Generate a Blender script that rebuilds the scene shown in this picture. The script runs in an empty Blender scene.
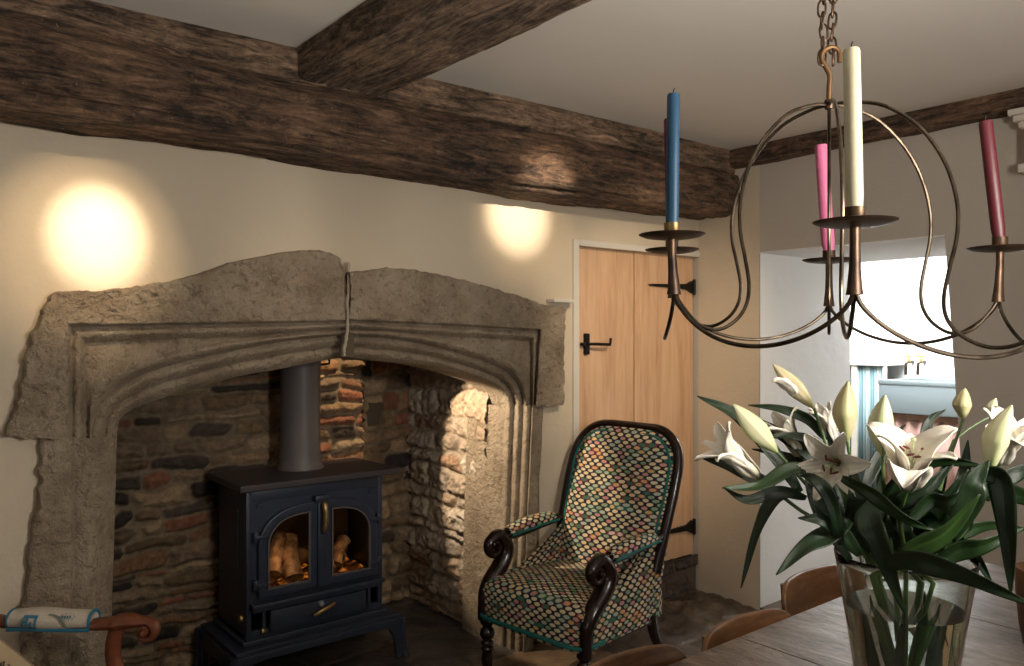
import bpy, bmesh, math, random
import numpy as np
from mathutils import Vector, Matrix, noise
random.seed(7); RNG = np.random.default_rng(7)
PI = math.pi
scene = bpy.context.scene
C = scene.collection

# ------------------------------------------------------------------ camera
PHI = math.radians(39.0)
CAM = Vector((-3.80, -2.955, 1.50))
RX = Vector((math.cos(PHI), -math.sin(PHI), 0)); FW = Vector((math.sin(PHI), math.cos(PHI), 0))
FL = 800.0; HZ = 335.0
cd = bpy.data.cameras.new('camera'); cam = bpy.data.objects.new('camera', cd); C.objects.link(cam)
cam.location = CAM; cam.rotation_euler = (PI/2, 0, -PHI)
cd.sensor_width = 36; cd.lens = FL/1024*36; cd.shift_y = 2/1024; cd.clip_start = .05
scene.camera = cam

def ray(px, py): return FW + RX*((px-512)/FL) + Vector((0, 0, -(py-HZ)/FL))
def at(px, py, d): return CAM + ray(px, py)*d
def onY(px, py, y):
    r = ray(px, py); return CAM + r*((y-CAM.y)/r.y)
def onX(px, py, x):
    r = ray(px, py); return CAM + r*((x-CAM.x)/r.x)
def W(X, Y, z): return Vector((CAM.x, CAM.y, 0)) + RX*X + FW*Y + Vector((0, 0, z))

# ------------------------------------------------------------------ world, lights, exposure
vs = scene.view_settings
vs.view_transform = 'Standard'; vs.look = 'None'; vs.gamma = 1; vs.use_curve_mapping = False
vs.exposure = 0.05
wd = bpy.data.worlds.new('world'); scene.world = wd; wd.use_nodes = True
wd.node_tree.nodes['Background'].inputs[0].default_value = (.75, .85, 1, 1)
wd.node_tree.nodes['Background'].inputs[1].default_value = 0.15

def light(name, kind, loc, aim, power, col, **kw):
    l = bpy.data.lights.new(name, kind); o = bpy.data.objects.new(name, l); C.objects.link(o)
    l.energy = power; l.color = col
    for k, v in kw.items(): setattr(l, k, v)
    o.location = loc
    o.rotation_euler = (Vector(aim)-Vector(loc)).to_track_quat('-Z', 'Y').to_euler()
    return o
# daylight at the windows (rear and side ones unseen), plus two added fill lights
light('window_light_side', 'AREA', (-6.15, -2.6, 1.55), (0, -2.4, 2.2), 9, (1, .94, .86), shape='RECTANGLE', size=1.3, size_y=1.1)
light('window_light_rear', 'AREA', (-2.2, -5.75, 1.6), (-.9, 0, 2.3), 14, (1, .96, .90), shape='RECTANGLE', size=1.8, size_y=1.1)
light('ceiling_fill', 'AREA', (-2.5, -3.2, 1.75), (-2.5, -1.4, 2.9), 38, (1, .93, .84), shape='DISK', size=.35)  # added off-view fill that brightens the ceiling; no lamp stands here
light('window_light_scullery', 'AREA', (3.05, .48, 1.76), (0, .48, 1.70), 430, (.95, .98, 1), shape='RECTANGLE', size=.95, size_y=.7)
light('scullery_fill', 'AREA', (1.9, -.2, 2.42), (1.9, -.2, 0), 145, (.96, .98, 1), shape='RECTANGLE', size=1.0, size_y=1.0)  # added fill under the closed scullery ceiling, brightening its walls and the reveal
# warm ceiling spots washing the chimney wall and the door, an added lintel fill, and two small ones up inside the inglenook
light('wall_spot', 'SPOT', (-3.27, -1.2, 2.49), tuple(onY(98, 236, 0)), 235, (1, .86, .66), spot_size=math.radians(16), spot_blend=1.0, shadow_soft_size=.02)
light('wall_spot', 'SPOT', (-3.27, -1.2, 2.49), tuple(onY(86, 250, 0)), 66, (1, .73, .44), spot_size=math.radians(29), spot_blend=.9, shadow_soft_size=.02)
light('wall_spot_beam', 'SPOT', (-1.75, -2.05, 2.49), tuple(onY(518, 214, 0)), 430, (1, .86, .68), spot_size=math.radians(13), spot_blend=1.0, shadow_soft_size=.02)
light('wall_spot_beam', 'SPOT', (-1.75, -2.05, 2.49), tuple(onY(525, 225, 0)), 90, (1, .74, .46), spot_size=math.radians(20), spot_blend=1.0, shadow_soft_size=.02)
light('wall_spot_door', 'SPOT', (-1.50, -1.88, 2.49), (-.48, -.0, 1.38), 150, (1, .80, .58), spot_size=math.radians(46), spot_blend=1.0, shadow_soft_size=.03)
light('lintel_fill', 'SPOT', (-2.75, -1.35, 2.49), (-2.35, 0, 1.25), 13, (1, .80, .58), spot_size=math.radians(50), spot_blend=1.0, shadow_soft_size=.02)  # added raking fill that brings out the relief of the stone surround
light('hearth_spot', 'SPOT', (-2.0, .42, 1.42), (-1.38, .24, .88), 62, (1, .80, .58), spot_size=math.radians(56), spot_blend=.2, shadow_soft_size=.015)
light('chimney_spot', 'SPOT', (-1.84, .44, 1.88), (-1.92, .76, 1.18), 30, (1, .72, .42), spot_size=math.radians(36), spot_blend=.7, shadow_soft_size=.03)

# ------------------------------------------------------------------ node helpers
class NT:
    def __init__(s, name):
        m = bpy.data.materials.new(name); m.use_nodes = True
        s.m = m; s.t = m.node_tree; s.b = s.t.nodes['Principled BSDF']; s.out = s.t.nodes['Material Output']
    def n(s, typ, **kw):
        nd = s.t.nodes.new(typ)
        for k, v in kw.items():
            if k.startswith('i_'):
                key = k[2:]; key = int(key) if key.isdigit() else key.replace('_', ' ')
                if hasattr(v, 'is_output') and not isinstance(v, (tuple, float, int)): s.t.links.new(v, nd.inputs[key])
                else: nd.inputs[key].default_value = v
            else: setattr(nd, k, v)
        return nd
    def link(s, a, b): s.t.links.new(a, b)
    def math(s, op, a, b=None, c=None):
        nd = s.t.nodes.new('ShaderNodeMath'); nd.operation = op
        for i, v in enumerate((a, b, c)):
            if v is None: continue
            if isinstance(v, (int, float)): nd.inputs[i].default_value = v
            else: s.t.links.new(v, nd.inputs[i])
        return nd.outputs[0]
    def coord(s, kind='Object', scale=(1, 1, 1), rot=(0, 0, 0)):
        tc = s.n('ShaderNodeTexCoord'); mp = s.n('ShaderNodeMapping'); s.link(tc.outputs[kind], mp.inputs[0])
        mp.inputs['Scale'].default_value = scale; mp.inputs['Rotation'].default_value = rot
        return mp.outputs[0]
    def noise(s, vec, scale, detail=4, rough=.55, dist=0):
        nd = s.n('ShaderNodeTexNoise'); s.link(vec, nd.inputs['Vector'])
        nd.inputs['Scale'].default_value = scale; nd.inputs['Detail'].default_value = detail
        nd.inputs['Roughness'].default_value = rough; nd.inputs['Distortion'].default_value = dist
        return nd.outputs['Fac']
    def ramp(s, fac, stops, interp='LINEAR'):
        nd = s.n('ShaderNodeValToRGB'); s.link(fac, nd.inputs[0]); cr = nd.color_ramp; cr.interpolation = interp
        while len(cr.elements) < len(stops): cr.elements.new(.5)
        for e, (p, c) in zip(cr.elements, stops): e.position = p; e.color = (*c, 1) if len(c) == 3 else c
        return nd.outputs[0]
    def mix(s, f, a, b, blend='MIX'):
        nd = s.n('ShaderNodeMix', data_type='RGBA', blend_type=blend)
        for i, v in ((0, f), (6, a), (7, b)):
            if isinstance(v, (int, float)): nd.inputs[i].default_value = v
            elif isinstance(v, tuple): nd.inputs[i].default_value = (*v, 1)
            else: s.link(v, nd.inputs[i])
        return nd.outputs[2]
    def bump(s, h, strength=.3, dist=.01):
        nd = s.n('ShaderNodeBump'); s.link(h, nd.inputs['Height'])
        nd.inputs['Strength'].default_value = strength; nd.inputs['Distance'].default_value = dist
        s.link(nd.outputs[0], s.b.inputs['Normal'])
    def set(s, **kw):
        for k, v in kw.items():
            k = k.replace('_', ' ')
            if isinstance(v, tuple) and len(v) == 3: v = (*v, 1)
            if hasattr(v, 'is_output') and not isinstance(v, tuple): s.link(v, s.b.inputs[k])
            else: s.b.inputs[k].default_value = v
        return s
    def col(s, v):
        if isinstance(v, tuple): s.b.inputs['Base Color'].default_value = (*v, 1)
        else: s.link(v, s.b.inputs['Base Color'])
        return s
M = {}
def simple(name, col, rough=.5, **kw):
    m = NT(name); m.col(col); m.set(Roughness=rough, **kw); M[name] = m.m; return m

def plaster(name, c1, c2, b=.35):
    m = NT(name); v = m.coord()
    n1 = m.noise(v, 1.3, 3); n2 = m.noise(v, 7, 5); n3 = m.noise(v, 60, 3)
    m.col(m.mix(n1, c1, c2)); m.set(Roughness=.85)
    h = m.math('ADD', m.math('MULTIPLY', n2, .8), m.math('MULTIPLY', n3, .12)); m.bump(h, b, .03); M[name] = m.m
plaster('plaster_cream', (.54, .455, .335), (.60, .51, .385))
plaster('plaster_grey', (.44, .40, .345), (.49, .445, .385))
plaster('plaster_white', (.72, .72, .71), (.78, .78, .77), .25)
m = NT('plaster_ceiling'); v = m.coord(scale=(1, 2.2, 1), rot=(0, 0, .45)); n1 = m.noise(v, 2.0, 4); n2 = m.noise(v, 9, 4)
m.col(m.mix(n1, (.80, .76, .70), (.84, .80, .74))); m.set(Roughness=.8); m.bump(m.math('ADD', n1, m.math('MULTIPLY', n2, .3)), .12, .03); M['ceiling'] = m.m

def wood(name, stops, scale=(1, 1, 1), grain=12, rough=.55, bump=.25, flecks=None, rot=(0, 0, 0), dist=1.2):
    m = NT(name); v = m.coord(scale=scale, rot=rot)
    n1 = m.noise(v, grain, 6, .62, dist); n2 = m.noise(v, grain*3.5, 4, .6, .4)
    f = m.math('ADD', m.math('MULTIPLY', n1, .7), m.math('MULTIPLY', n2, .3))
    c = m.ramp(f, stops)
    if flecks:
        v2 = m.coord(scale=flecks[0]); n4 = m.noise(v2, flecks[1], 4, .7)
        c = m.mix(m.ramp(n4, [(flecks[2], (0, 0, 0)), (flecks[2]+.035, (1, 1, 1))]), c, flecks[3])
    m.col(c); m.set(Roughness=rough); m.bump(f, bump, .012); M[name] = m.m; return m
def beam_mat(name, sc, br=(.88, .51, .30)):
    m = NT(name); v = m.coord(scale=sc); v3 = m.coord()
    big = m.noise(v3, 2.6, 3); g1 = m.noise(v, 26, 9, .72, 1.1); g2 = m.noise(v, 75, 5, .7, .5); chip = m.noise(v3, 30, 6, .7, .8)
    f = m.math('ADD', m.math('ADD', m.math('MULTIPLY', g1, .48), m.math('MULTIPLY', g2, .22)), m.math('ADD', m.math('MULTIPLY', big, .18), m.math('MULTIPLY', chip, .14)))
    c = m.ramp(f, [(.405, tuple(k*.004 for k in br)), (.455, tuple(k*.035 for k in br)), (.50, tuple(k*.10 for k in br)), (.56, tuple(k*.21 for k in br)), (.64, tuple(k*.42 for k in br))])
    v2 = m.coord(scale=(.8, 1, 1.3)); n4 = m.noise(v2, 70, 4, .75)
    c = m.mix(m.ramp(n4, [(.67, (0, 0, 0)), (.70, (1, 1, 1))]), c, (.42, .34, .26))
    m.col(c); m.set(Roughness=.82); m.bump(m.math('ADD', f, m.math('MULTIPLY', chip, .3)), 1.0, .03); M[name] = m.m
beam_mat('oak_beam_x', (.16, 1, 1)); beam_mat('oak_beam_y', (1, .16, 1)); beam_mat('oak_lit_x', (.16, 1, 1), (1.35, .86, .54)); beam_mat('oak_lit_y', (1, .16, 1), (1.5, 1.0, .66))  # brighter oak copies: light on wall plate and cross beam put into the colour
wood('pine_door', [(.30, (.42, .235, .125)), (.5, (.56, .35, .205)), (.75, (.66, .44, .28))], (1, 1, .09), 16, .55, .08, dist=.5)
wood('mahogany', [(.3, (.006, .003, .0025)), (.6, (.020, .009, .006)), (.8, (.045, .018, .010))], (1, 1, .3), 12, .22, .04)
wood('chair_oak', [(.3, (.055, .024, .010)), (.5, (.12, .054, .022)), (.7, (.22, .11, .048))], (.35, 1, 1), 14, .35, .06)
wood('red_wood', [(.3, (.06, .018, .008)), (.6, (.16, .048, .018)), (.8, (.26, .09, .035))], (1, 1, 1), 10, .30, .05)
wood('bowl_wood', [(.3, (.07, .03, .014)), (.6, (.16, .08, .04)), (.8, (.26, .14, .07))], (1, 1, .3), 14, .5, .1)
# table: grey washed, pitted
m = NT('table_wood'); v = m.coord(scale=(1, .33, 1)); n1 = m.noise(v, 19, 9, .74, 1.2); n2 = m.noise(v, 60, 6, .75, .6); v2 = m.coord(); n3 = m.noise(v2, 3, 3)
c = m.ramp(n1, [(.30, (.045, .028, .020)), (.44, (.125, .088, .064)), (.58, (.215, .165, .128)), (.72, (.37, .30, .245))])
c = m.mix(m.ramp(n2, [(.36, (1, 1, 1)), (.42, (0, 0, 0))]), c, (.055, .035, .026))
m.col(c); m.link(m.ramp(n1, [(.3, (.42, .42, .42)), (.8, (.26, .26, .26))]), m.b.inputs['Roughness'])
m.bump(m.math('ADD', n1, m.math('MULTIPLY', n2, .7)), .5, .006); M['table_wood'] = m.m

# limestone
m = NT('limestone'); v = m.coord(); n1 = m.noise(v, 5, 5, .6); n2 = m.noise(v, 38, 6, .65); n3 = m.noise(v, 110, 3, .6)
c = m.ramp(n1, [(.3, (.26, .195, .13)), (.5, (.40, .315, .22)), (.7, (.50, .41, .30))])
c = m.mix(m.ramp(n2, [(.32, (1, 1, 1)), (.46, (0, 0, 0))]), c, (.23, .18, .125))
m.col(c); m.set(Roughness=.92); m.bump(m.math('ADD', m.math('MULTIPLY', n2, .8), m.math('MULTIPLY', n3, .5)), 1.0, .034); M['limestone'] = m.m
# rubble: colours stored per stone
m = NT('rubble'); a = m.n('ShaderNodeVertexColor', layer_name='Col'); v = m.coord(); n1 = m.noise(v, 26, 6, .65); n2 = m.noise(v, 95, 3)
c = m.mix(1.0, a.outputs[0], m.ramp(n1, [(.25, (.45, .42, .40)), (.6, (1, 1, 1)), (.8, (1.25, 1.2, 1.1))]), 'MULTIPLY')
m.col(c); m.set(Roughness=.88); m.bump(m.math('ADD', n1, m.math('MULTIPLY', n2, .4)), .8, .014); M['rubble'] = m.m
# flags
m = NT('flagstone'); a = m.n('ShaderNodeVertexColor', layer_name='Col'); v = m.coord(); n1 = m.noise(v, 6, 6, .6); n2 = m.noise(v, 40, 4)
c = m.mix(1.0, a.outputs[0], m.ramp(n1, [(.3, (.45, .45, .45)), (.7, (1.3, 1.25, 1.2))]), 'MULTIPLY')
m.col(c); m.set(Roughness=.34); m.bump(m.math('ADD', n1, m.math('MULTIPLY', n2, .3)), .6, .025); M['flagstone'] = m.m

simple('mortar', (.40, .34, .26), .95)
simple('white_paint', (.60, .56, .49), .45)
simple('iron', (.010, .009, .009), .45, Metallic=.6)
m = simple('stove_enamel', (.032, .040, .064), .40, Metallic=.25); v = m.coord(); m.bump(m.noise(v, 160, 3), .08, .003)
m = simple('stove_top', (.055, .045, .048), .5, Metallic=.3); v = m.coord(); m.bump(m.noise(v, 120, 3), .08, .003)
m = simple('flue_grey', (.115, .100, .098), .5, Metallic=.05)
simple('brass', (.55, .36, .12), .32, Metallic=1.0)
simple('brass_dull', (.30, .20, .085), .42, Metallic=.9)
simple('black_inside', (.012, .010, .009), .9)
simple('brick_inside', (.10, .075, .05), .95)
m = NT('log'); v = m.coord(); n1 = m.noise(v, 22, 5); m.col(m.ramp(n1, [(.35, (.10, .06, .035)), (.6, (.42, .33, .24))])); m.set(Roughness=.9); m.bump(n1, .6, .01); M['log'] = m.m
m = NT('ember'); v = m.coord(); n1 = m.noise(v, 30, 4)
m.col((.12, .05, .02)); m.link(m.ramp(n1, [(.50, (0, 0, 0)), (.72, (1, .33, .05))]), m.b.inputs['Emission Color']); m.b.inputs['Emission Strength'].default_value = .7; M['ember'] = m.m
def glassmat(name, col, rough=0.0, ior=1.45):
    m = NT(name); m.col(col); m.set(Roughness=rough, IOR=ior); m.b.inputs['Transmission Weight'].default_value = 1; M[name] = m.m
glassmat('vase_glass', (.88, .93, .90)); glassmat('water', (.93, .98, .96), 0, 1.33); glassmat('stove_glass', (.80, .72, .60), .05, 1.05); glassmat('window_glass', (1, 1, 1), 0, 1.05)
m = simple('iron_wire', (.085, .066, .046), .34, Metallic=.85); v = m.coord(); n1 = m.noise(v, 30, 4); m.col(m.ramp(n1, [(.35, (.03, .021, .014)), (.7, (.10, .076, .05))]))
m = simple('iron_brown', (.060, .034, .020), .45, Metallic=.75); v = m.coord(); n1 = m.noise(v, 22, 5); m.col(m.ramp(n1, [(.35, (.030, .018, .012)), (.7, (.11, .065, .038))]))
simple('rust_iron', (.13, .07, .028), .5, Metallic=.7)
def wax(name, c):
    m = simple(name, c, .5); m.b.inputs['Subsurface Weight'].default_value = .12; m.b.inputs['Subsurface Radius'].default_value = (.01, .008, .006)
    v = m.coord(scale=(1, 1, .3)); m.bump(m.noise(v, 60, 3), .12, .004)
wax('wax_blue', (.004, .048, .105)); wax('wax_ivory', (.40, .365, .25)); wax('wax_pink', (.52, .13, .25)); wax('wax_red', (.062, .003, .008)); wax('wax_crimson', (.08, .004, .012))
simple('wick', (.01, .01, .01), .9)
simple('teal_piping', (.006, .115, .10), .75); simple('blue_piping', (.012, .13, .21), .7)
simple('button', (.02, .06, .04), .8)
# woven chair fabric: rows of lens shaped stitches, alternate rows shifted
m = NT('woven'); tc = m.n('ShaderNodeTexCoord'); sep = m.n('ShaderNodeSeparateXYZ')
wv = m.n('ShaderNodeTexNoise'); m.link(tc.outputs['UV'], wv.inputs['Vector']); wv.inputs['Scale'].default_value = 9
vm = m.n('ShaderNodeVectorMath', operation='MULTIPLY_ADD'); m.link(wv.outputs['Color'], vm.inputs[0]); vm.inputs[1].default_value = (.012, .012, 0); m.link(tc.outputs['UV'], vm.inputs[2])
m.link(vm.outputs[0], sep.inputs[0])
U = m.math('MULTIPLY', sep.outputs[0], 1/.047); V = m.math('MULTIPLY', sep.outputs[1], 1/.0165)
row = m.math('FLOOR', V); odd = m.math('MULTIPLY', m.math('MODULO', m.math('ADD', row, 1000), 2), .5)
U2 = m.math('ADD', U, odd); cu = m.math('SUBTRACT', m.math('FRACT', U2), .5); cv = m.math('SUBTRACT', m.math('FRACT', V), .5)
r2_ = m.math('ADD', m.math('POWER', m.math('ABSOLUTE', m.math('MULTIPLY', cu, 2.85)), 2.0), m.math('POWER', m.math('ABSOLUTE', m.math('MULTIPLY', cv, 2.0)), 2.0))
r2 = m.math('MULTIPLY_ADD', m.math('MULTIPLY', m.math('COSINE', m.math('MULTIPLY', cu, 2*PI)), m.math('COSINE', m.math('MULTIPLY', cv, PI))), -.5, .5)
cb = m.n('ShaderNodeCombineXYZ'); m.link(m.math('FLOOR', U2), cb.inputs[0]); m.link(row, cb.inputs[1])
wn = m.n('ShaderNodeTexWhiteNoise', noise_dimensions='2D'); m.link(cb.outputs[0], wn.inputs['Vector'])
# neighbouring stitches of one yarn share a colour drift
cb2 = m.n('ShaderNodeCombineXYZ'); m.link(m.math('MULTIPLY', m.math('FLOOR', U2), .30), cb2.inputs[0]); m.link(m.math('MULTIPLY', row, .8), cb2.inputs[1])
dr = m.n('ShaderNodeTexNoise'); m.link(cb2.outputs[0], dr.inputs['Vector']); dr.inputs['Scale'].default_value = 1.0
f = m.math('ADD', m.math('MULTIPLY', wn.outputs['Value'], .55), m.math('MULTIPLY', dr.outputs['Fac'], .5))
light_c = m.ramp(f, [(0, (.56, .45, .26)), (.22, (.64, .51, .30)), (.34, (.22, .30, .18)), (.39, (.62, .54, .36)), (.50, (.50, .24, .22)), (.54, (.66, .52, .31)), (.64, (.38, .42, .32)), (.72, (.60, .34, .15)), (.78, (.04, .15, .09)), (.84, (.52, .42, .38)), (.92, (.30, .10, .16))], 'CONSTANT')
dark_c = m.ramp(wn.outputs['Value'], [(0, (.008, .008, .014)), (.7, (.02, .03, .04)), (.82, (.02, .10, .06)), (.93, (.20, .03, .04))], 'CONSTANT')
mask = m.ramp(r2_, [(.78, (1, 1, 1)), (1.0, (0, 0, 0))])
m.col(m.mix(mask, dark_c, light_c)); m.set(Roughness=.9)
m.bump(mask, .5, .006); M['woven'] = m.m
# arm pad of printed feed sack cloth
m = NT('print_cloth'); v = m.coord('UV'); n1 = m.noise(v, 14, 5, .6, .3)
m.col(m.mix(m.noise(v, 5, 3), (.46, .40, .32), (.56, .49, .40))); m.set(Roughness=.9); m.bump(n1, .35, .01); M['print_cloth'] = m.m
simple('print_blue', (.035, .16, .24), .9); simple('print_dark', (.035, .02, .015), .9); simple('print_green', (.16, .19, .14), .9)
simple('sack_cloth', (.40, .30, .18), .9)
# leaves and petals
m = NT('leaf'); a = m.n('ShaderNodeVertexColor', layer_name='Col'); tc = m.n('ShaderNodeTexCoord'); mp = m.n('ShaderNodeMapping'); m.link(tc.outputs['UV'], mp.inputs[0]); mp.inputs['Scale'].default_value = (1, .02, 1)
n1 = m.noise(mp.outputs[0], 22, 3); m.col(m.mix(.35, a.outputs[0], m.mix(n1, (.006, .022, .006), (.016, .046, .009)))); m.set(Roughness=.38); m.bump(n1, .25, .004)
m.b.inputs['Transmission Weight'].default_value = 0; m.b.inputs['Specular IOR Level'].default_value = .45; M['leaf'] = m.m
m = NT('petal'); a = m.n('ShaderNodeVertexColor', layer_name='Col'); m.col(a.outputs[0]); m.set(Roughness=.5); m.b.inputs['Subsurface Weight'].default_value = .3
m.b.inputs['Subsurface Radius'].default_value = (.012, .012, .008); tc = m.n('ShaderNodeTexCoord'); mp = m.n('ShaderNodeMapping'); m.link(tc.outputs['UV'], mp.inputs[0]); mp.inputs['Scale'].default_value = (1, .03, 1)
m.bump(m.noise(mp.outputs[0], 16, 3), .3, .003); M['petal'] = m.m
simple('stem_green', (.075, .14, .035), .45); simple('anther', (.13, .022, .012), .8); simple('filament', (.45, .50, .28), .6)
simple('ceramic_blue_white', (.21, .255, .27), .3)
m = NT('stripe_curtain'); v = m.coord(); sp = m.n('ShaderNodeSeparateXYZ'); m.link(v, sp.inputs[0])
w = m.math('FRACT', m.math('MULTIPLY', sp.outputs[1], 11)); m.col(m.ramp(w, [(0, (.20, .30, .32)), (.3, (.42, .47, .47)), (.5, (.25, .36, .37)), (.8, (.13, .21, .235))])); m.set(Roughness=.9); M['stripe_curtain'] = m.m
m = NT('blind_cloth'); tr = m.n('ShaderNodeBsdfTranslucent'); tr.inputs[0].default_value = (.95, .95, .93, 1); df = m.n('ShaderNodeBsdfDiffuse'); df.inputs[0].default_value = (.9, .9, .88, 1)
mx = m.n('ShaderNodeMixShader'); mx.inputs[0].default_value = .6; m.link(df.outputs[0], mx.inputs[1]); m.link(tr.outputs[0], mx.inputs[2]); m.link(mx.outputs[0], m.out.inputs[0]); M['blind_cloth'] = m.m
simple('pink_cloth', (.45, .28, .24), .9)

# ------------------------------------------------------------------ object helpers
def link(o, parent=None):
    C.objects.link(o)
    if parent: o.parent = parent
    return o
def mk(name, verts, faces, mat, parent=None, smooth=True, uvs=None, cols=None, origin=None):
    """verts are world coordinates; when parented to an Empty they are brought into its frame"""
    me = bpy.data.meshes.new(name)
    V = np.array([tuple(v) for v in verts], dtype=float) if not isinstance(verts, np.ndarray) else verts
    if parent is not None:
        wm = Matrix.Identity(4); q_ = parent
        while q_ is not None: wm = q_.matrix_basis@wm; q_ = q_.parent
        mi = np.array(wm.inverted())
        V = V@mi[:3, :3].T + mi[:3, 3]
    if isinstance(faces, np.ndarray):
        nf, k = faces.shape
        me.vertices.add(len(V)); me.vertices.foreach_set('co', V.astype(np.float32).ravel())
        me.loops.add(nf*k); me.loops.foreach_set('vertex_index', faces.astype(np.int32).ravel())
        me.polygons.add(nf); me.polygons.foreach_set('loop_start', (np.arange(nf)*k).astype(np.int32))
        me.update(calc_edges=True)
    else:
        me.from_pydata([tuple(v) for v in V], [], faces)
    if smooth: me.polygons.foreach_set('use_smooth', [True]*len(me.polygons))
    li = np.empty(len(me.loops), dtype=np.int32); me.loops.foreach_get('vertex_index', li)
    if uvs is not None:
        ul = me.uv_layers.new(name='UVMap'); ul.data.foreach_set('uv', np.array(uvs, dtype=np.float32)[li].ravel())
    if cols is not None:
        ca = me.color_attributes.new('Col', 'FLOAT_COLOR', 'POINT'); cc = np.ones((len(V), 4), dtype=np.float32); cc[:, :3] = np.array(cols)[:, :3]; ca.data.foreach_set('color', cc.ravel())
    me.materials.append(M[mat]) if mat else None
    me.validate(); me.update()
    o = bpy.data.objects.new(name, me); link(o, parent)
    return o
def tag(o, label=None, cat=None, group=None, kind=None):
    if label: o['label'] = label
    if cat: o['category'] = cat
    if group: o['group'] = group
    if kind: o['kind'] = kind
    return o
def thing(name, label, cat, loc=(0, 0, 0), rz=0, group=None):
    o = bpy.data.objects.new(name, None); C.objects.link(o); o.empty_display_size = .1
    o.location = loc; o.rotation_euler = (0, 0, rz)
    o.matrix_world = Matrix.Translation(Vector(loc))@Matrix.Rotation(rz, 4, 'Z')
    bpy.context.view_layer.update()
    return tag(o, label, cat, group)
def grid_faces(nu, nv, cu=False, cv=False):
    """index = i*nv + j"""
    i = np.arange(nu if cu else nu-1); j = np.arange(nv if cv else nv-1)
    I, J = np.meshgrid(i, j, indexing='ij'); I = I.ravel(); J = J.ravel(); I2 = (I+1) % nu; J2 = (J+1) % nv
    return np.stack([I*nv+J, I2*nv+J, I2*nv+J2, I*nv+J2], 1)

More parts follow.
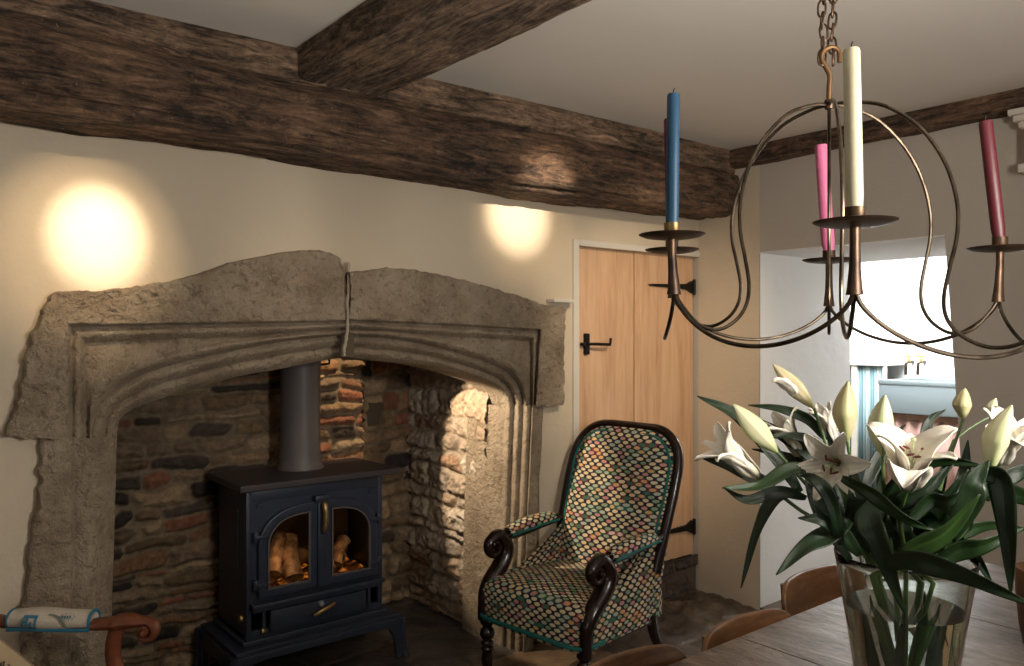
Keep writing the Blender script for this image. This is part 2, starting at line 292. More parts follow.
class MB:
    """collects shapes into one mesh, in world coordinates (or any local frame through xf)"""
    def __init__(s, xf=None): s.v = []; s.f = []; s.uv = []; s.xf = xf
    def add(s, vs_, fs, uv=None):
        n = len(s.v)
        for q in vs_:
            q = Vector(q); s.v.append(s.xf@q if s.xf else q)
        s.f += [tuple(int(a)+n for a in f) for f in fs]
        s.uv += list(uv) if uv is not None else [(0, 0)]*len(vs_)
        return s
    def box(s, a, b, bev=0.0, seg=2, rot=None, piv=None):
        bm = bmesh.new(); bmesh.ops.create_cube(bm, size=1)
        a = Vector(a); b = Vector(b); c = (a+b)/2; d = b-a
        for v_ in bm.verts: v_.co = Vector((v_.co.x*abs(d.x), v_.co.y*abs(d.y), v_.co.z*abs(d.z)))
        if bev: bmesh.ops.bevel(bm, geom=bm.edges[:], offset=bev, segments=seg, profile=.6, affect='EDGES')
        for v_ in bm.verts:
            v_.co += c
            if rot: v_.co = (rot@(v_.co-Vector(piv or c)))+Vector(piv or c)
        bm.verts.index_update()
        s.add([v_.co.copy() for v_ in bm.verts], [[v_.index for v_ in f.verts] for f in bm.faces]); bm.free(); return s
    def tube(s, pts, r, n=10, cap=True, flat=1.0, hint=None):
        pts = [Vector(p) for p in pts]; N = len(pts)
        rr = r if isinstance(r, (list, tuple)) else [r]*N
        vs_ = []; up = None
        for i, p in enumerate(pts):
            t = (pts[min(i+1, N-1)]-pts[max(i-1, 0)]).normalized()
            if up is None:
                up = Vector(hint) if hint else (Vector((0, 0, 1)) if abs(t.z) < .9 else Vector((1, 0, 0)))
            if hint: up = Vector(hint)
            up = (up-t*up.dot(t)).normalized(); sd = t.cross(up)
            for k in range(n):
                a = 2*PI*k/n; vs_.append(p+(up*math.cos(a)+sd*math.sin(a)*flat)*rr[i])
        fs = [tuple(f) for f in grid_faces(N, n, False, True)]
        if cap: fs += [tuple(range(n)), tuple(range((N-1)*n, N*n))[::-1]]
        return s.add(vs_, fs)
    def lathe(s, prof, c=(0, 0, 0), n=32, axis=(0, 0, 1), closed=False):
        q = Vector((0, 0, 1)).rotation_difference(Vector(axis)); c = Vector(c); vs_ = []
        for (r, z) in prof:
            for k in range(n):
                a = 2*PI*k/n; vs_.append(c+q@Vector((r*math.cos(a), r*math.sin(a), z)))
        fs = [tuple(f) for f in grid_faces(len(prof), n, closed, True)]
        if not closed:
            if prof[0][0] > 1e-6: fs.append(tuple(range(n)))
            if prof[-1][0] > 1e-6: fs.append(tuple(range((len(prof)-1)*n, len(prof)*n))[::-1])
        return s.add(vs_, fs)
    def plate(s, poly, axis, t0, t1):
        """extrude polygon [(a,b)] ; axis 'y' -> (a,y,b); 'x' -> (x,a,b); 'z' -> (a,b,z)"""
        f = {'y': lambda a, b, t: (a, t, b), 'x': lambda a, b, t: (t, a, b), 'z': lambda a, b, t: (a, b, t)}[axis]
        n = len(poly); vs_ = [f(a, b, t0) for a, b in poly]+[f(a, b, t1) for a, b in poly]
        return s.add(vs_, [tuple(range(n))[::-1], tuple(range(n, 2*n))]+[(i, (i+1) % n, n+(i+1) % n, n+i) for i in range(n)])
    def ring(s, outer, inner, axis, t0, t1):
        f = {'y': lambda a, b, t: (a, t, b), 'x': lambda a, b, t: (t, a, b), 'z': lambda a, b, t: (a, b, t)}[axis]
        n = len(outer); vs_ = []
        for t in (t0, t1):
            vs_ += [f(a, b, t) for a, b in outer]+[f(a, b, t) for a, b in inner]
        fs = []
        for i in range(n):
            j = (i+1) % n
            fs += [(i, j, n+j, n+i), (2*n+i, 3*n+i, 3*n+j, 2*n+j), (i, 2*n+i, 2*n+j, j), (n+i, n+j, 3*n+j, 3*n+i)]
        return s.add(vs_, fs)
    def build(s, name, mat, parent=None, smooth=False, angle=35, bevel=0):
        o = mk(name, s.v, s.f, mat, parent, smooth, uvs=s.uv)
        bm = bmesh.new(); bm.from_mesh(o.data); bmesh.ops.recalc_face_normals(bm, faces=bm.faces)
        if smooth:
            for e in bm.edges:
                if len(e.link_faces) == 2 and e.calc_face_angle(0) > math.radians(angle): e.smooth = False
        bm.to_mesh(o.data); bm.free()
        if bevel:
            md = o.modifiers.new('bevel', 'BEVEL'); md.width = bevel; md.segments = 2; md.limit_method = 'ANGLE'
        return o
def structure(o, label=None):
    o['kind'] = 'structure'
    if label: o['label'] = label
    return o
def spline(P, n):
    P = [Vector(p) for p in P]
    if len(P) == 2: return [P[0].lerp(P[1], i/(n-1)) for i in range(n)]
    Q = [P[0]*2-P[1]]+P+[P[-1]*2-P[-2]]; out = []; m_ = len(P)-1
    for i in range(n):
        t = i/(n-1)*m_; k = min(int(t), m_-1); u = t-k; a, b, c_, d = Q[k:k+4]
        out.append(.5*((2*b)+(c_-a)*u+(2*a-5*b+4*c_-d)*u*u+(3*b-a-3*c_+d)*u**3))
    return out
def copy_tree(o, parent=None):
    c = o.copy(); C.objects.link(c)
    if parent: c.parent = parent
    for ch in list(o.children): copy_tree(ch, c)
    return c
def fr(p, amp=1.0, sc=1.0, oct=5): return amp*noise.fractal(Vector(p)*sc, .9, 2.0, oct)

def resample(P, n):
    P = np.array(P, float); d = np.r_[0, np.cumsum(np.linalg.norm(np.diff(P, axis=0), axis=1))]
    if len(P) > 3:
        t = np.linspace(0, d[-1], n); Q = np.array([[*p, 0] for p in P])
        # monotone-ish smooth: catmull over arclength through dense linear sampling
        S = np.array([tuple(q) for q in spline([Vector(q) for q in Q], 40*len(P))])[:, :2]
        ds = np.r_[0, np.cumsum(np.linalg.norm(np.diff(S, axis=0), axis=1))]; t = np.linspace(0, ds[-1], n)
        return np.stack([np.interp(t, ds, S[:, 0]), np.interp(t, ds, S[:, 1])], 1)
    t = np.linspace(0, d[-1], n)
    return np.stack([np.interp(t, d, P[:, 0]), np.interp(t, d, P[:, 1])], 1)

# ------------------------------------------------------------------ the room
CEIL = 2.53
# walls
w = MB()
w.box((-6.3, 0, 0), (-3.31, .30, CEIL)); w.box((-3.31, 0, 1.57), (-1.235, .26, CEIL)); w.box((-1.235, 0, 0), (-1.010, .55, CEIL)); w.box((-1.010, 0, 1.975), (.0, .30, CEIL))
structure(w.build('wall_chimney', 'plaster_cream'))
w = MB(); w.box((0, -.411, 0), (.96, .35, CEIL)); w.plate([(-6.0, 0), (-1.505, 0), (-1.374, 1.95), (-1.374, CEIL), (-6.0, CEIL)], 'x', 0, .96); w.box((0, -1.374, 1.95), (.96, -.411, CEIL))
structure(w.build('wall_right', 'plaster_grey'))
w = MB(); w.box((-.002, -.411, 0), (.30, .0, CEIL)); structure(w.build('wall_right', 'plaster_cream'))  # cream skin over the grey wall: warm lamp light put into the colour
# rear and left walls with their windows (behind and beside the camera)
w = MB(); w.box((-6.3, -6.0, 0), (0, -5.8, .95)); w.box((-6.3, -6.0, 2.2), (0, -5.8, CEIL)); w.box((-6.3, -6.0, .95), (-3.15, -5.8, 2.2)); w.box((-1.25, -6.0, .95), (0, -5.8, 2.2))
structure(w.build('wall_rear', 'plaster_cream'))
w = MB(); w.box((-6.4, -5.8, 0), (-6.2, .0, .95)); w.box((-6.4, -5.8, 2.15), (-6.2, 0, CEIL)); w.box((-6.4, -5.8, .95), (-6.2, -3.3, 2.15)); w.box((-6.4, -1.9, .95), (-6.2, 0, 2.15))
structure(w.build('wall_left', 'plaster_cream'))
for nm, a, b, ax in (('window_2', (-3.15, -5.95, .95), (-1.25, -5.9, 2.2), 'y'), ('window_3', (-6.35, -3.3, .95), (-6.3, -1.9, 2.15), 'x')):
    f = MB()
    if ax == 'y':
        for x in (-3.15, -2.55, -1.9, -1.30): f.box((x, -5.95, .95), (x+.05, -5.90, 2.2))
        for z in (.95, 1.55, 2.15): f.box((-3.15, -5.95, z), (-1.25, -5.90, z+.05))
    else:
        for y in (-3.3, -2.62, -1.95): f.box((-6.35, y, .95), (-6.30, y+.05, 2.15))
        for z in (.95, 1.5, 2.10): f.box((-6.35, -3.3, z), (-6.30, -1.9, z+.05))
    structure(f.build(nm, 'white_paint'))
w = MB(); w.box((-6.4, -6.0, CEIL), (.96, .9, CEIL+.1)); structure(w.build('ceiling', 'ceiling'))

# floor: big worn flags, individual colours
def flag_floor(name='floor', box=(-3.9, .0, -2.2, 1.05, .012)):
    x0, x1, y0, y1, st = box
    _ = -3.9, .0, -2.2, 1.05, .011
    xs = np.arange(x0, x1+st, st); ys = np.arange(y0, y1+st, st)
    X, Y = np.meshgrid(xs, ys, indexing='ij')
    nz = np.array([[noise.noise(Vector((x*2.1, y*2.1, 3))) for y in ys] for x in xs]); nz2 = np.array([[noise.noise(Vector((x*2.1, y*2.1, 9))) for y in ys] for x in xs])
    nf = np.array([[noise.fractal(Vector((x*6, y*6, 5)), .9, 2, 4) for y in ys] for x in xs])
    Xw = X+.06*nz; Yw = Y+.06*nz2
    r = np.floor(Yw/.46); w_ = .62; Xo = Xw+(np.mod(r, 2))*.31+np.mod(r*.37, 1)*.2; c = np.floor(Xo/w_)
    du = np.minimum(Xo/w_-c, 1-(Xo/w_-c))*w_; dv = np.minimum(Yw/.46-r, 1-(Yw/.46-r))*.46; d = np.minimum(du, dv)
    h = np.abs(np.sin(c*12.9898+r*78.233)*43758.5453) % 1; h2 = np.abs(np.sin(c*39.3+r*11.1)*24634.63) % 1
    Z = .006*(h-.5)+.007*nf+(-.006)*np.clip(1-d/.012, 0, 1)
    # heaved stone below the door corner
    g = np.exp(-(((X+.38)/.45)**2+((Y+.12)/.22)**2)); Z = Z+g*(.05+.035*nf)+.02*np.exp(-(((X+.15)/.18)**2+((Y+.45)/.2)**2))*(1+nf)
    pal = np.array([(.050, .050, .055), (.085, .078, .072), (.13, .10, .072), (.21, .145, .088), (.075, .068, .062), (.12, .10, .085)])
    k = (h2*len(pal)).astype(int).clip(0, len(pal)-1); k = np.where(Y > .0, np.where(h2 > .72, 3, k % 2), k)
    col = pal[k]; col = np.where((d < .007)[..., None], np.array((.17, .135, .10)), col)
    V = np.stack([X, Y, Z-.012], -1).reshape(-1, 3)
    return mk(name, V, grid_faces(len(xs), len(ys)), 'flagstone', cols=col.reshape(-1, 3))
structure(flag_floor()); structure(flag_floor('floor', (-6.2, .0, -5.8, -2.2, .03))); structure(flag_floor('floor', (-6.2, -3.9, -2.2, 1.05, .03)))

# ------------------------------------------------------------------ rubble masonry
PAL = {'warm': [(.30, .19, .10), (.36, .25, .15), (.42, .33, .22), (.24, .15, .09), (.33, .14, .08), (.16, .11, .08), (.045, .035, .03), (.38, .30, .20), (.28, .21, .15), (.20, .13, .08)],
       'dark': [(.24, .13, .065), (.17, .11, .06), (.32, .21, .12), (.035, .026, .022), (.30, .12, .065), (.34, .25, .155), (.07, .05, .038), (.22, .15, .095), (.38, .27, .16)],
       'pale': [(.42, .33, .24), (.50, .40, .29), (.46, .34, .23), (.38, .24, .15), (.54, .46, .36), (.44, .36, .28)]}
def rubble(name, umax, vmax, mapf, pal, rowh=(.045, .10), stw=(.09, .30), step=.0065, depth=.034, seed=1, extra=None, holes=()):
    R = np.random.default_rng(seed)
    us = np.arange(0, umax+step, step); vs_ = np.arange(0, vmax+step, step); U_, V_ = np.meshgrid(us, vs_, indexing='ij')
    lowu = np.array([[noise.noise(Vector((u*7, v*9, seed*3.3))) for v in vs_[::3]] for u in us[::3]]); lowv = np.array([[noise.noise(Vector((u*5, v*9, seed*3.3+50))) for v in vs_[::3]] for u in us[::3]])
    iu = (np.arange(len(us))//3).clip(0, lowu.shape[0]-1); iv = (np.arange(len(vs_))//3).clip(0, lowu.shape[1]-1)
    def sm(a):
        a = a[np.ix_(iu, iv)]
        for _ in range(2):
            a = (a+np.roll(a, 1, 0)+np.roll(a, -1, 0)+np.roll(a, 1, 1)+np.roll(a, -1, 1))/5
        return a
    jit = np.array([[noise.noise(Vector((u*31, v*37, seed*5.3))) for v in vs_] for u in us]); jit2 = np.array([[noise.noise(Vector((u*24, v*41, seed*5.3+30))) for v in vs_] for u in us])
    Uw = U_+.045*sm(lowu)+.010*jit; Vw = V_+.034*sm(lowv)+.0065*jit2
    H = np.zeros_like(U_); Cc = np.tile(np.array((.22, .165, .105)) if pal != 'pale' else np.array((.42, .34, .25)), (*U_.shape, 1))
    v = -.05; P = PAL[pal]
    while v < vmax+.05:
        rh = R.uniform(*rowh); u = -.1-R.uniform(0, .15)
        while u < umax+.1:
            sw = R.uniform(*stw)*(1 if rh > .06 else 1.3)
            sel = np.where((Uw >= u) & (Uw < u+sw) & (Vw >= v) & (Vw < v+rh))
            if len(sel[0]):
                pu = Uw[sel]-u; pv = Vw[sel]-v; g = R.uniform(.003, .009)
                a = np.minimum(pu, sw-pu)-g; b = np.minimum(pv, rh-pv)-g
                rad = min(.022, rh*.4); ca = np.clip(a/rad, 0, 1); cb = np.clip(b/rad, 0, 1)
                e = 1-np.sqrt((1-ca)**2+(1-cb)**2); e = np.clip(e, 0, 1)**.5
                off = R.uniform(.35, 1); H[sel] = e*depth*off+e*(R.uniform(-.09, .09)*(pu-sw/2)+R.uniform(-.15, .15)*(pv-rh/2))
                c_ = np.array(P[R.integers(len(P))])*R.uniform(.75, 1.2); k = np.clip(e*1.8, 0, 1)[:, None]
                Cc[sel] = Cc[sel]*(1-k)+c_*k
            u += sw
        v += rh
    fn = np.array([[noise.fractal(Vector((u*26, v*34, seed*9.1)), .8, 2, 4) for v in vs_] for u in us])
    H = H+.011*fn*(.3+np.clip(H/depth, 0, 1))
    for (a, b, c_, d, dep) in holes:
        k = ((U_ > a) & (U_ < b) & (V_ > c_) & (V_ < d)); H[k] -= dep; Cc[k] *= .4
    V3 = mapf(U_, V_, H)
    o = mk(name, V3.reshape(-1, 3), grid_faces(len(us), len(vs_)), 'rubble', cols=Cc.reshape(-1, 3))
    return structure(o)
# back of the inglenook, its stepped-back right part, the step itself and the right cheek
rubble('wall_hearth_back', 1.50, 1.9, lambda u, v, h: np.stack([-3.30+u, .76-h, v], -1), 'dark', seed=3, rowh=(.028, .085), stw=(.07, .30))
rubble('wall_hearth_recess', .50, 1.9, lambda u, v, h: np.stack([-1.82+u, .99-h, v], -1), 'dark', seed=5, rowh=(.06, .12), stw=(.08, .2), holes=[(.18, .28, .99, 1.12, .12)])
rubble('wall_hearth_step', .27, 1.9, lambda u, v, h: np.stack([-1.805+h*.7, .745+u, v], -1), 'dark', seed=6)
rubble('wall_hearth_side', .78, 1.9, lambda u, v, h: np.stack([-1.365-h*1.2, 1.02-u, v], -1), 'pale', seed=8, rowh=(.05, .15), stw=(.09, .26), depth=.026)
w = MB(); w.box((-3.5, 1.03, 0), (-1.2, 1.1, 2.4)); w.box((-3.5, .3, 0), (-3.28, 1.05, 2.4)); w.box((-1.33, .3, 0), (-1.2, 1.05, 2.4)); w.box((-3.5, .2, 1.95), (-1.2, 1.1, 2.05))
structure(w.build('wall_flue', 'brick_inside'))
# rubble riser under the door
rubble('wall_door_sill', 1.0, .215, lambda u, v, h: np.stack([-1.015+u, .045-h*1.3, v], -1), 'dark', seed=12, rowh=(.16, .22), stw=(.3, .5), depth=.05)

# ------------------------------------------------------------------ carved stone surround
surround = thing('fireplace_surround', 'carved pale limestone fireplace surround with a low moulded arch around the black stove', 'fireplace', (-2.2, 0, 0))
def carved(name, keys, nS, nT, segs, rough=.004, seed=0, back=.32, gap=None):
    """keys: (side polyline px, top polyline px or None, y); segs[i]=(rows, rolls, amp) between key i and i+1"""
    curves = []
    for sd, tp, y in keys:
        c = resample(sd, nS)
        if tp: c = np.vstack([c, resample(tp, nT)[1:]])
        curves.append((c, y))
    rows = []
    def world(c, yy): return [onY(p[0], p[1], y_) for p, y_ in zip(c, yy)]
    N = len(curves[0][0])
    rows.append([Vector((q.x, .03, q.z)) for q in world(curves[0][0], [curves[0][1]]*N)])
    for i, (m_, rolls, amp, rg) in enumerate(segs):
        (c0, y0), (c1, y1) = curves[i], curves[i+1]
        for j in range(m_):
            t = j/m_
            y = y0+(y1-y0)*t - (amp*abs(math.sin(PI*rolls*t)) if rolls else 0)
            pts = world(c0*(1-t)+c1*t, [y]*N)
            edge = 2.2 if (i == 0 and j == 0) else 1
            out = []
            for q in pts:
                dn = fr(q+Vector((seed, 0, 0)), rg, 34, 5)+fr(q+Vector((seed, 7, 0)), rg*1.6, 9, 3)
                out.append(Vector((q.x+fr(q, rg*.8, 30, 4)*edge, q.y-dn+(.014 if (i == 0 and j == 0) else 0), q.z+fr(q+Vector((3, 3, 3)), rg*.8, 30, 4))))
            rows.append(out)
    c1, y1 = curves[-1]; last = world(c1, [y1]*N); rows.append(last)
    for yb in np.linspace(y1, back, 5)[1:]:
        rows.append([Vector((q.x, yb, q.z)) for q in last])
    V = np.array([[tuple(q) for q in r] for r in rows]).reshape(-1, 3)
    o = mk(name, V, grid_faces(len(rows), N), 'limestone', surround)
    bm = bmesh.new(); bm.from_mesh(o.data); bmesh.ops.recalc_face_normals(bm, faces=bm.faces); bm.to_mesh(o.data); bm.free()
    return o
SEG = [(34, 0, 0, .0085), (3, 0, 0, .001), (12, 1, .030, .0014), (8, 0, 0, .0022), (16, 1, .036, .0018), (38, 2, .026, .0020)]
carved('lintel_stone', [
    ([(8, 437), (9, 425), (22, 385), (33, 335), (50, 296)], [(50, 296), (64, 291), (110, 290), (180, 279), (240, 261), (290, 251), (325, 250), (338, 256), (345, 270)], -.05),
    ([(68, 438.4), (68, 324)], [(68, 324), (345, 320)], -.05),
    ([(72, 438.4), (72, 328)], [(72, 328), (345, 322)], -.004),
    ([(86, 438.4), (86, 343)], [(86, 343), (246, 337), (345, 329)], .022),
    ([(89, 438.4), (89.5, 397), (94.5, 383), (102, 373)], [(102, 373), (120, 364), (151, 356.5), (197, 346.5), (246, 339), (345, 330.5)], .010),
    ([(92, 438.4), (93, 423), (102, 405), (112, 395)], [(112, 395), (120, 388), (151, 372), (211, 356), (281, 342), (345, 335)], .05),
    ([(117, 438.4), (118, 427), (121, 418), (134, 408)], [(134, 408), (163, 398), (201, 387), (240, 376), (280, 369), (316, 362), (346, 357)], .13)],
    90, 240, SEG, seed=1)
carved('lintel_stone', [
    ([(565, 405.4), (565.5, 360), (566, 308)], [(566, 308), (545, 304), (519, 295), (481, 284), (438, 274), (398, 267.5), (370, 270), (350, 273)], -.05),
    ([(536, 405.4), (541, 329)], [(541, 329), (440, 323), (350, 319)], -.05),
    ([(534.5, 405.4), (538.5, 331)], [(538.5, 331), (440, 325.5), (350, 321)], -.004),
    ([(531.5, 405.4), (530, 341)], [(530, 341), (446, 336.5), (350, 329)], .022),
    ([(528.5, 405.4), (528, 380), (524.5, 370), (519, 363)], [(519, 363), (503, 354), (476, 345.5), (446, 338.5), (398, 332), (350, 330)], .010),
    ([(524, 405.4), (522, 396), (519, 388), (511, 377)], [(511, 377), (506, 372), (481, 361), (438, 348), (398, 340), (350, 336)], .05),
    ([(505, 405.4), (502, 396), (497, 389), (490, 384)], [(490, 384), (470, 377), (445, 370), (415, 364), (380, 361), (350, 358)], .13)],
    80, 200, SEG, seed=4)
def vline(a, b): return [a, ((a[0]+b[0])/2, (a[1]+b[1])/2), b]
carved('jamb_stone', [
    ([(42, 440), (38, 500), (26, 590), (14, 820)], None, -.045),
    ([(72, 437.6), (71, 560), (66, 820)], None, -.045),
    ([(75, 437.6), (74, 560), (69, 820)], None, -.02),
    ([(90, 437.6), (88, 560), (84, 820)], None, -.035),
    ([(104, 437.6), (101, 560), (96, 820)], None, -.01),
    ([(117, 437.6), (112, 610), (107, 820)], None, .05)],
    160, 0, [(16, 0, 0, .0075), (4, 0, 0, .003), (12, 0, 0, .006), (10, 1, .008, .005), (12, 1, .010, .005)], seed=9)
carved('jamb_stone', [
    ([(545, 404.6), (543, 440), (538, 540), (534, 672)], None, -.02),
    ([(533, 404.6), (531.5, 440), (527, 540), (523, 672)], None, -.03),
    ([(531.5, 404.6), (530, 440), (525.5, 540), (521.5, 672)], None, .0),
    ([(505, 404.6), (503.5, 440), (500, 540), (497, 672)], None, .13),
    ([(478, 404.6), (477, 440), (474, 540), (472, 660)], None, .31)],
    150, 0, [(8, 0, 0, .002), (3, 0, 0, .001), (34, 3, .020, .0016), (30, 2, .006, .006)], seed=13, back=.40)
# mortar in the joint between the two lintel stones
pts = [onY(x, y, -.035) for x, y in [(348, 262), (349, 285), (347, 305), (348, 316), (347, 332), (345, 345), (344, 356)]]
b = MB(); b.tube([p+Vector((fr(p, .004, 40), 0, 0)) for p in spline(pts, 40)], [.0065+.0035*noise.noise(Vector((i*.5, 0, 0))) for i in range(40)], 8)
b.build('mortar_joint', 'mortar', surround, True)
b = MB(); b.add([onY(341, 262, .01), onY(354, 262, .01), onY(354, 357, .01), onY(341, 357, .01)], [(0, 1, 2, 3)]); b.build('joint_backing', 'brick_inside', surround)
# little painted ledge right of the lintel
q = onY(546, 300, 0); q2 = onY(568, 302, 0)
b = MB(); b.box((q.x, -.06, q.z-.012), (q2.x, .01, q.z+.004), .002); structure(b.build('trim_2', 'white_paint', smooth=True))

# ------------------------------------------------------------------ beams
def beam(name, label, ax, a0, a1, cross, mat, amp=.012, seed=0, bend=None, step=.011, cap=True):
    """cross: closed polygon of (n, z): n is the coordinate across; ax 'x' or 'y' is the running axis"""
    P = np.array(list(cross)+[cross[0]], float); d = np.r_[0, np.cumsum(np.linalg.norm(np.diff(P, axis=0), axis=1))]
    t = np.linspace(0, d[-1], 121)[:-1]; K = np.stack([np.interp(t, d, P[:, 0]), np.interp(t, d, P[:, 1])], 1)
    for _ in range(2): K = (K+np.roll(K, 1, 0)+np.roll(K, -1, 0))/3
    cen = K.mean(0); n_ = int(abs(a1-a0)/step)+1; V = []
    for i in range(n_):
        a = a0+(a1-a0)*i/(n_-1); bn, bz = bend(a) if bend else (0, 0)
        for (c_, z) in K:
            dv = Vector((c_-cen[0], z-cen[1])).normalized()
            p = Vector((a*1.6, c_*16, z*16+seed))
            k = amp*(noise.fractal(p, .8, 2, 5)*.8+noise.fractal(Vector((a*6, c_*40+seed, z*40)), .8, 2, 4)*.32+noise.noise(Vector((a*2.3, c_*3, z*3+seed)))*.9)
            cc = Vector((a*1.1, c_*34+seed, z*34)); cr_ = noise.noise(cc); k -= amp*1.6*max(0, cr_-.35)*2
            x_, z_ = c_+dv.x*k+bn, z+dv.y*k+bz
            V.append((a, x_, z_) if ax == 'x' else (x_, a, z_))
    f = [tuple(q) for q in grid_faces(n_, len(K), False, True)]+[tuple(range(len(K)))[::-1], tuple(range((n_-1)*len(K), n_*len(K)))]
    o = mk(name, V, f, mat)
    bm = bmesh.new(); bm.from_mesh(o.data); bmesh.ops.recalc_face_normals(bm, faces=bm.faces); bm.to_mesh(o.data); bm.free()
    return tag(o, label, 'beam')
beam('ceiling_beam', 'massive dark rough-hewn oak beam running above the fireplace to the room corner', 'x', -6.15, .05,
     [(-.262, 2.185), (-.285, 2.26), (-.28, 2.36), (-.235, 2.425), (.04, 2.425), (.04, 2.165), (-.20, 2.155)], 'oak_beam_x', .016, 1,
     bend=lambda a: (.012*math.sin(a*2.1), .010*math.sin(a*1.7+1)))
beam('wall_plate', 'brown oak timber lying on top of the great fireplace beam under the ceiling', 'x', -6.15, .02,
     [(-.25, 2.41), (-.245, 2.56), (.03, 2.56), (.03, 2.40)], 'oak_lit_x', .013, 22,
     bend=lambda a: (.02*math.sin(a*1.3), 0))
beam('cross_beam', 'squared oak ceiling beam crossing toward the viewer from the fireplace beam', 'y', -5.75, -.16,
     [(-2.585, 2.42), (-2.60, 2.56), (-2.24, 2.56), (-2.245, 2.415)], 'oak_lit_y', .008, 41, bend=lambda a: (0, 0))
beam('eaves_beam', 'thin dark beam along the ceiling above the sunlit scullery opening', 'y', -5.75, -.02,
     [(-.05, 2.435), (-.055, 2.56), (.03, 2.56), (.03, 2.43)], 'oak_beam_y', .008, 63)

# ------------------------------------------------------------------ door
door = thing('door_1', None, None, (-.5, .0, .215)); door['kind'] = 'structure'; door['label'] = 'pine plank door with black iron latch and strap hinges'
fr_ = MB(); fr_.box((-1.015, -.012, .0), (-.975, .06, 1.985), .003); fr_.box((-.975, -.012, 1.955), (.0, .06, 1.987), .003); fr_.box((-.980, .02, .21), (-.962, .07, 1.955))
fr_.build('door_frame', 'white_paint', door)
xs = [-.975, -.525, -.462, -.012]
for i in range(3):
    if i == 1: b = MB(); b.box((xs[1]+.003, .024, .215), (xs[2]-.003, .06, 1.955), .004)
    else: b = MB(); b.box((xs[i]+.001, .030, .215), (xs[i+1]-.001, .065, 1.955), .003)
    b.build('door_plank', 'pine_door', door)
lt = MB(); p = onY(587, 344, .02)
lt.box((p.x-.018, .010, p.z-.055), (p.x+.012, .030, p.z+.055), .004); lt.tube([(p.x-.01, .0, p.z), (p.x+.03, -.02, p.z), (p.x+.13, -.02, p.z-.004), (p.x+.135, -.02, p.z+.03)], .008, 8); lt.box((p.x-.05, .0, p.z-.008), (p.x, .02, p.z+.008), .003)
lt.build('door_latch', 'iron', door, True)
for py in (287, 527):
    p = onY(690, py, .02); hg = MB()
    hg.plate([(p.x+.03, p.z-.035), (p.x+.03, p.z+.035), (p.x+.012, p.z+.035), (p.x-.03, p.z+.016), (p.x-.34, p.z+.005), (p.x-.36, p.z), (p.x-.34, p.z-.005), (p.x-.03, p.z-.016), (p.x+.012, p.z-.035)], 'y', .012, .029)
    hg.lathe([(.009, -.045), (.009, .045)], (p.x+.03, .012, p.z), 10); hg.build('strap_hinge', 'iron', door, False)
b = MB(); b.box((-1.0, .02, 0), (0, .29, .20)); structure(b.build('wall_door_step', 'brick_inside'))
b = MB(); b.box((-1.015, .07, .2), (0, .12, 2.0)); structure(b.build('wall_door_back', 'black_inside'))

# ------------------------------------------------------------------ the scullery beyond the opening
b = MB(); b.box((.96, -2.4, 0), (1.0, -1.75, 2.5)); b.box((.96, -2.45, 0), (3.0, -2.4, 2.5)); b.box((.96, 2.0, 0), (3.0, 2.05, 2.5))
b.box((2.82, -2.4, 0), (2.95, 0.0, 2.5)); b.box((2.82, 0.0, 0), (2.95, .97, 1.40)); b.box((2.82, 0, 2.13), (2.95, .97, 2.5)); b.box((2.82, .97, 0), (2.95, 2.0, 2.5))
structure(b.build('wall_scullery', 'plaster_white'))
b = MB(); b.box((-.0, -1.38, -.04), (.96, -.40, .012)); b.box((.96, -2.4, -.02), (2.9, 2.0, .22)); structure(b.build('floor_scullery', 'brick_inside'))
b = MB(); b.box((.96, -2.4, 2.47), (2.95, 2.0, 2.55)); structure(b.build('ceiling_scullery', 'plaster_white'))
for nm, bx in (('wall_reveal', ((.004, -.413, 0), (.962, -.408, 1.952))), ('wall_soffit', ((-.001, -1.374, 1.947), (.962, -.411, 1.953)))):
    b = MB(); b.box(*bx); structure(b.build(nm, 'plaster_white'))
wn_ = thing('window_1', None, None, (2.9, .48, 1.4)); wn_['kind'] = 'structure'
b = MB(); b.ring([(0, 1.40), (.97, 1.40), (.97, 2.13), (0, 2.13)], [(.05, 1.45), (.92, 1.45), (.92, 2.08), (.05, 2.08)], 'x', 2.87, 2.92); b.box((2.87, .46, 1.42), (2.92, .50, 2.1)); b.build('window_frame', 'white_paint', wn_)
b = MB(); b.box((2.89, .04, 1.44), (2.894, .94, 2.09)); b.build('window_pane', 'window_glass', wn_)
b = MB(); b.box((2.835, .005, 1.405), (2.838, .965, 2.115)); b.tube([(2.84, .005, 2.11), (2.84, .965, 2.11)], .015, 12); tag(b.build('roller_blind', 'blind_cloth'), 'white roller blind glowing with daylight in the scullery window', 'blind')
# sink
sk = thing('butler_sink', 'deep blue-grey glazed butler sink standing in the bright scullery', 'sink', (2.55, -.30, .9))
zt = 1.152; b = MB(); X0, X1, Y0, Y1 = 2.307, 2.80, -.78, .075
b.box((X0, Y0, .905), (X0+.035, Y1, zt), .008); b.box((X1-.035, Y0, .905), (X1, Y1, zt), .008); b.box((X0+.02, Y0, .905), (X1-.02, Y0+.035, zt), .008); b.box((X0+.02, Y1-.035, .905), (X1-.02, Y1, zt), .008); b.box((X0+.01, Y0+.01, .905), (X1-.01, Y1-.01, .94))
b.build('basin', 'ceramic_blue_white', sk, True)
b = MB(); b.box((X0-.006, Y0, zt-.03), (X0+.05, Y1+.006, zt+.004), .006); b.build('rim', 'ceramic_blue_white', sk, True)
ck = thing('sink_cupboard', 'brown timber stand with pink cloth beneath the butler sink', 'cupboard', (2.55, -.3, .22))
b = MB(); b.box((2.33, -.78, .86), (2.80, .07, .904), .004); b.box((2.33, -.78, .22), (2.37, -.74, .86)); b.box((2.33, .03, .22), (2.37, .07, .86)); b.build('frame', 'bowl_wood', ck)
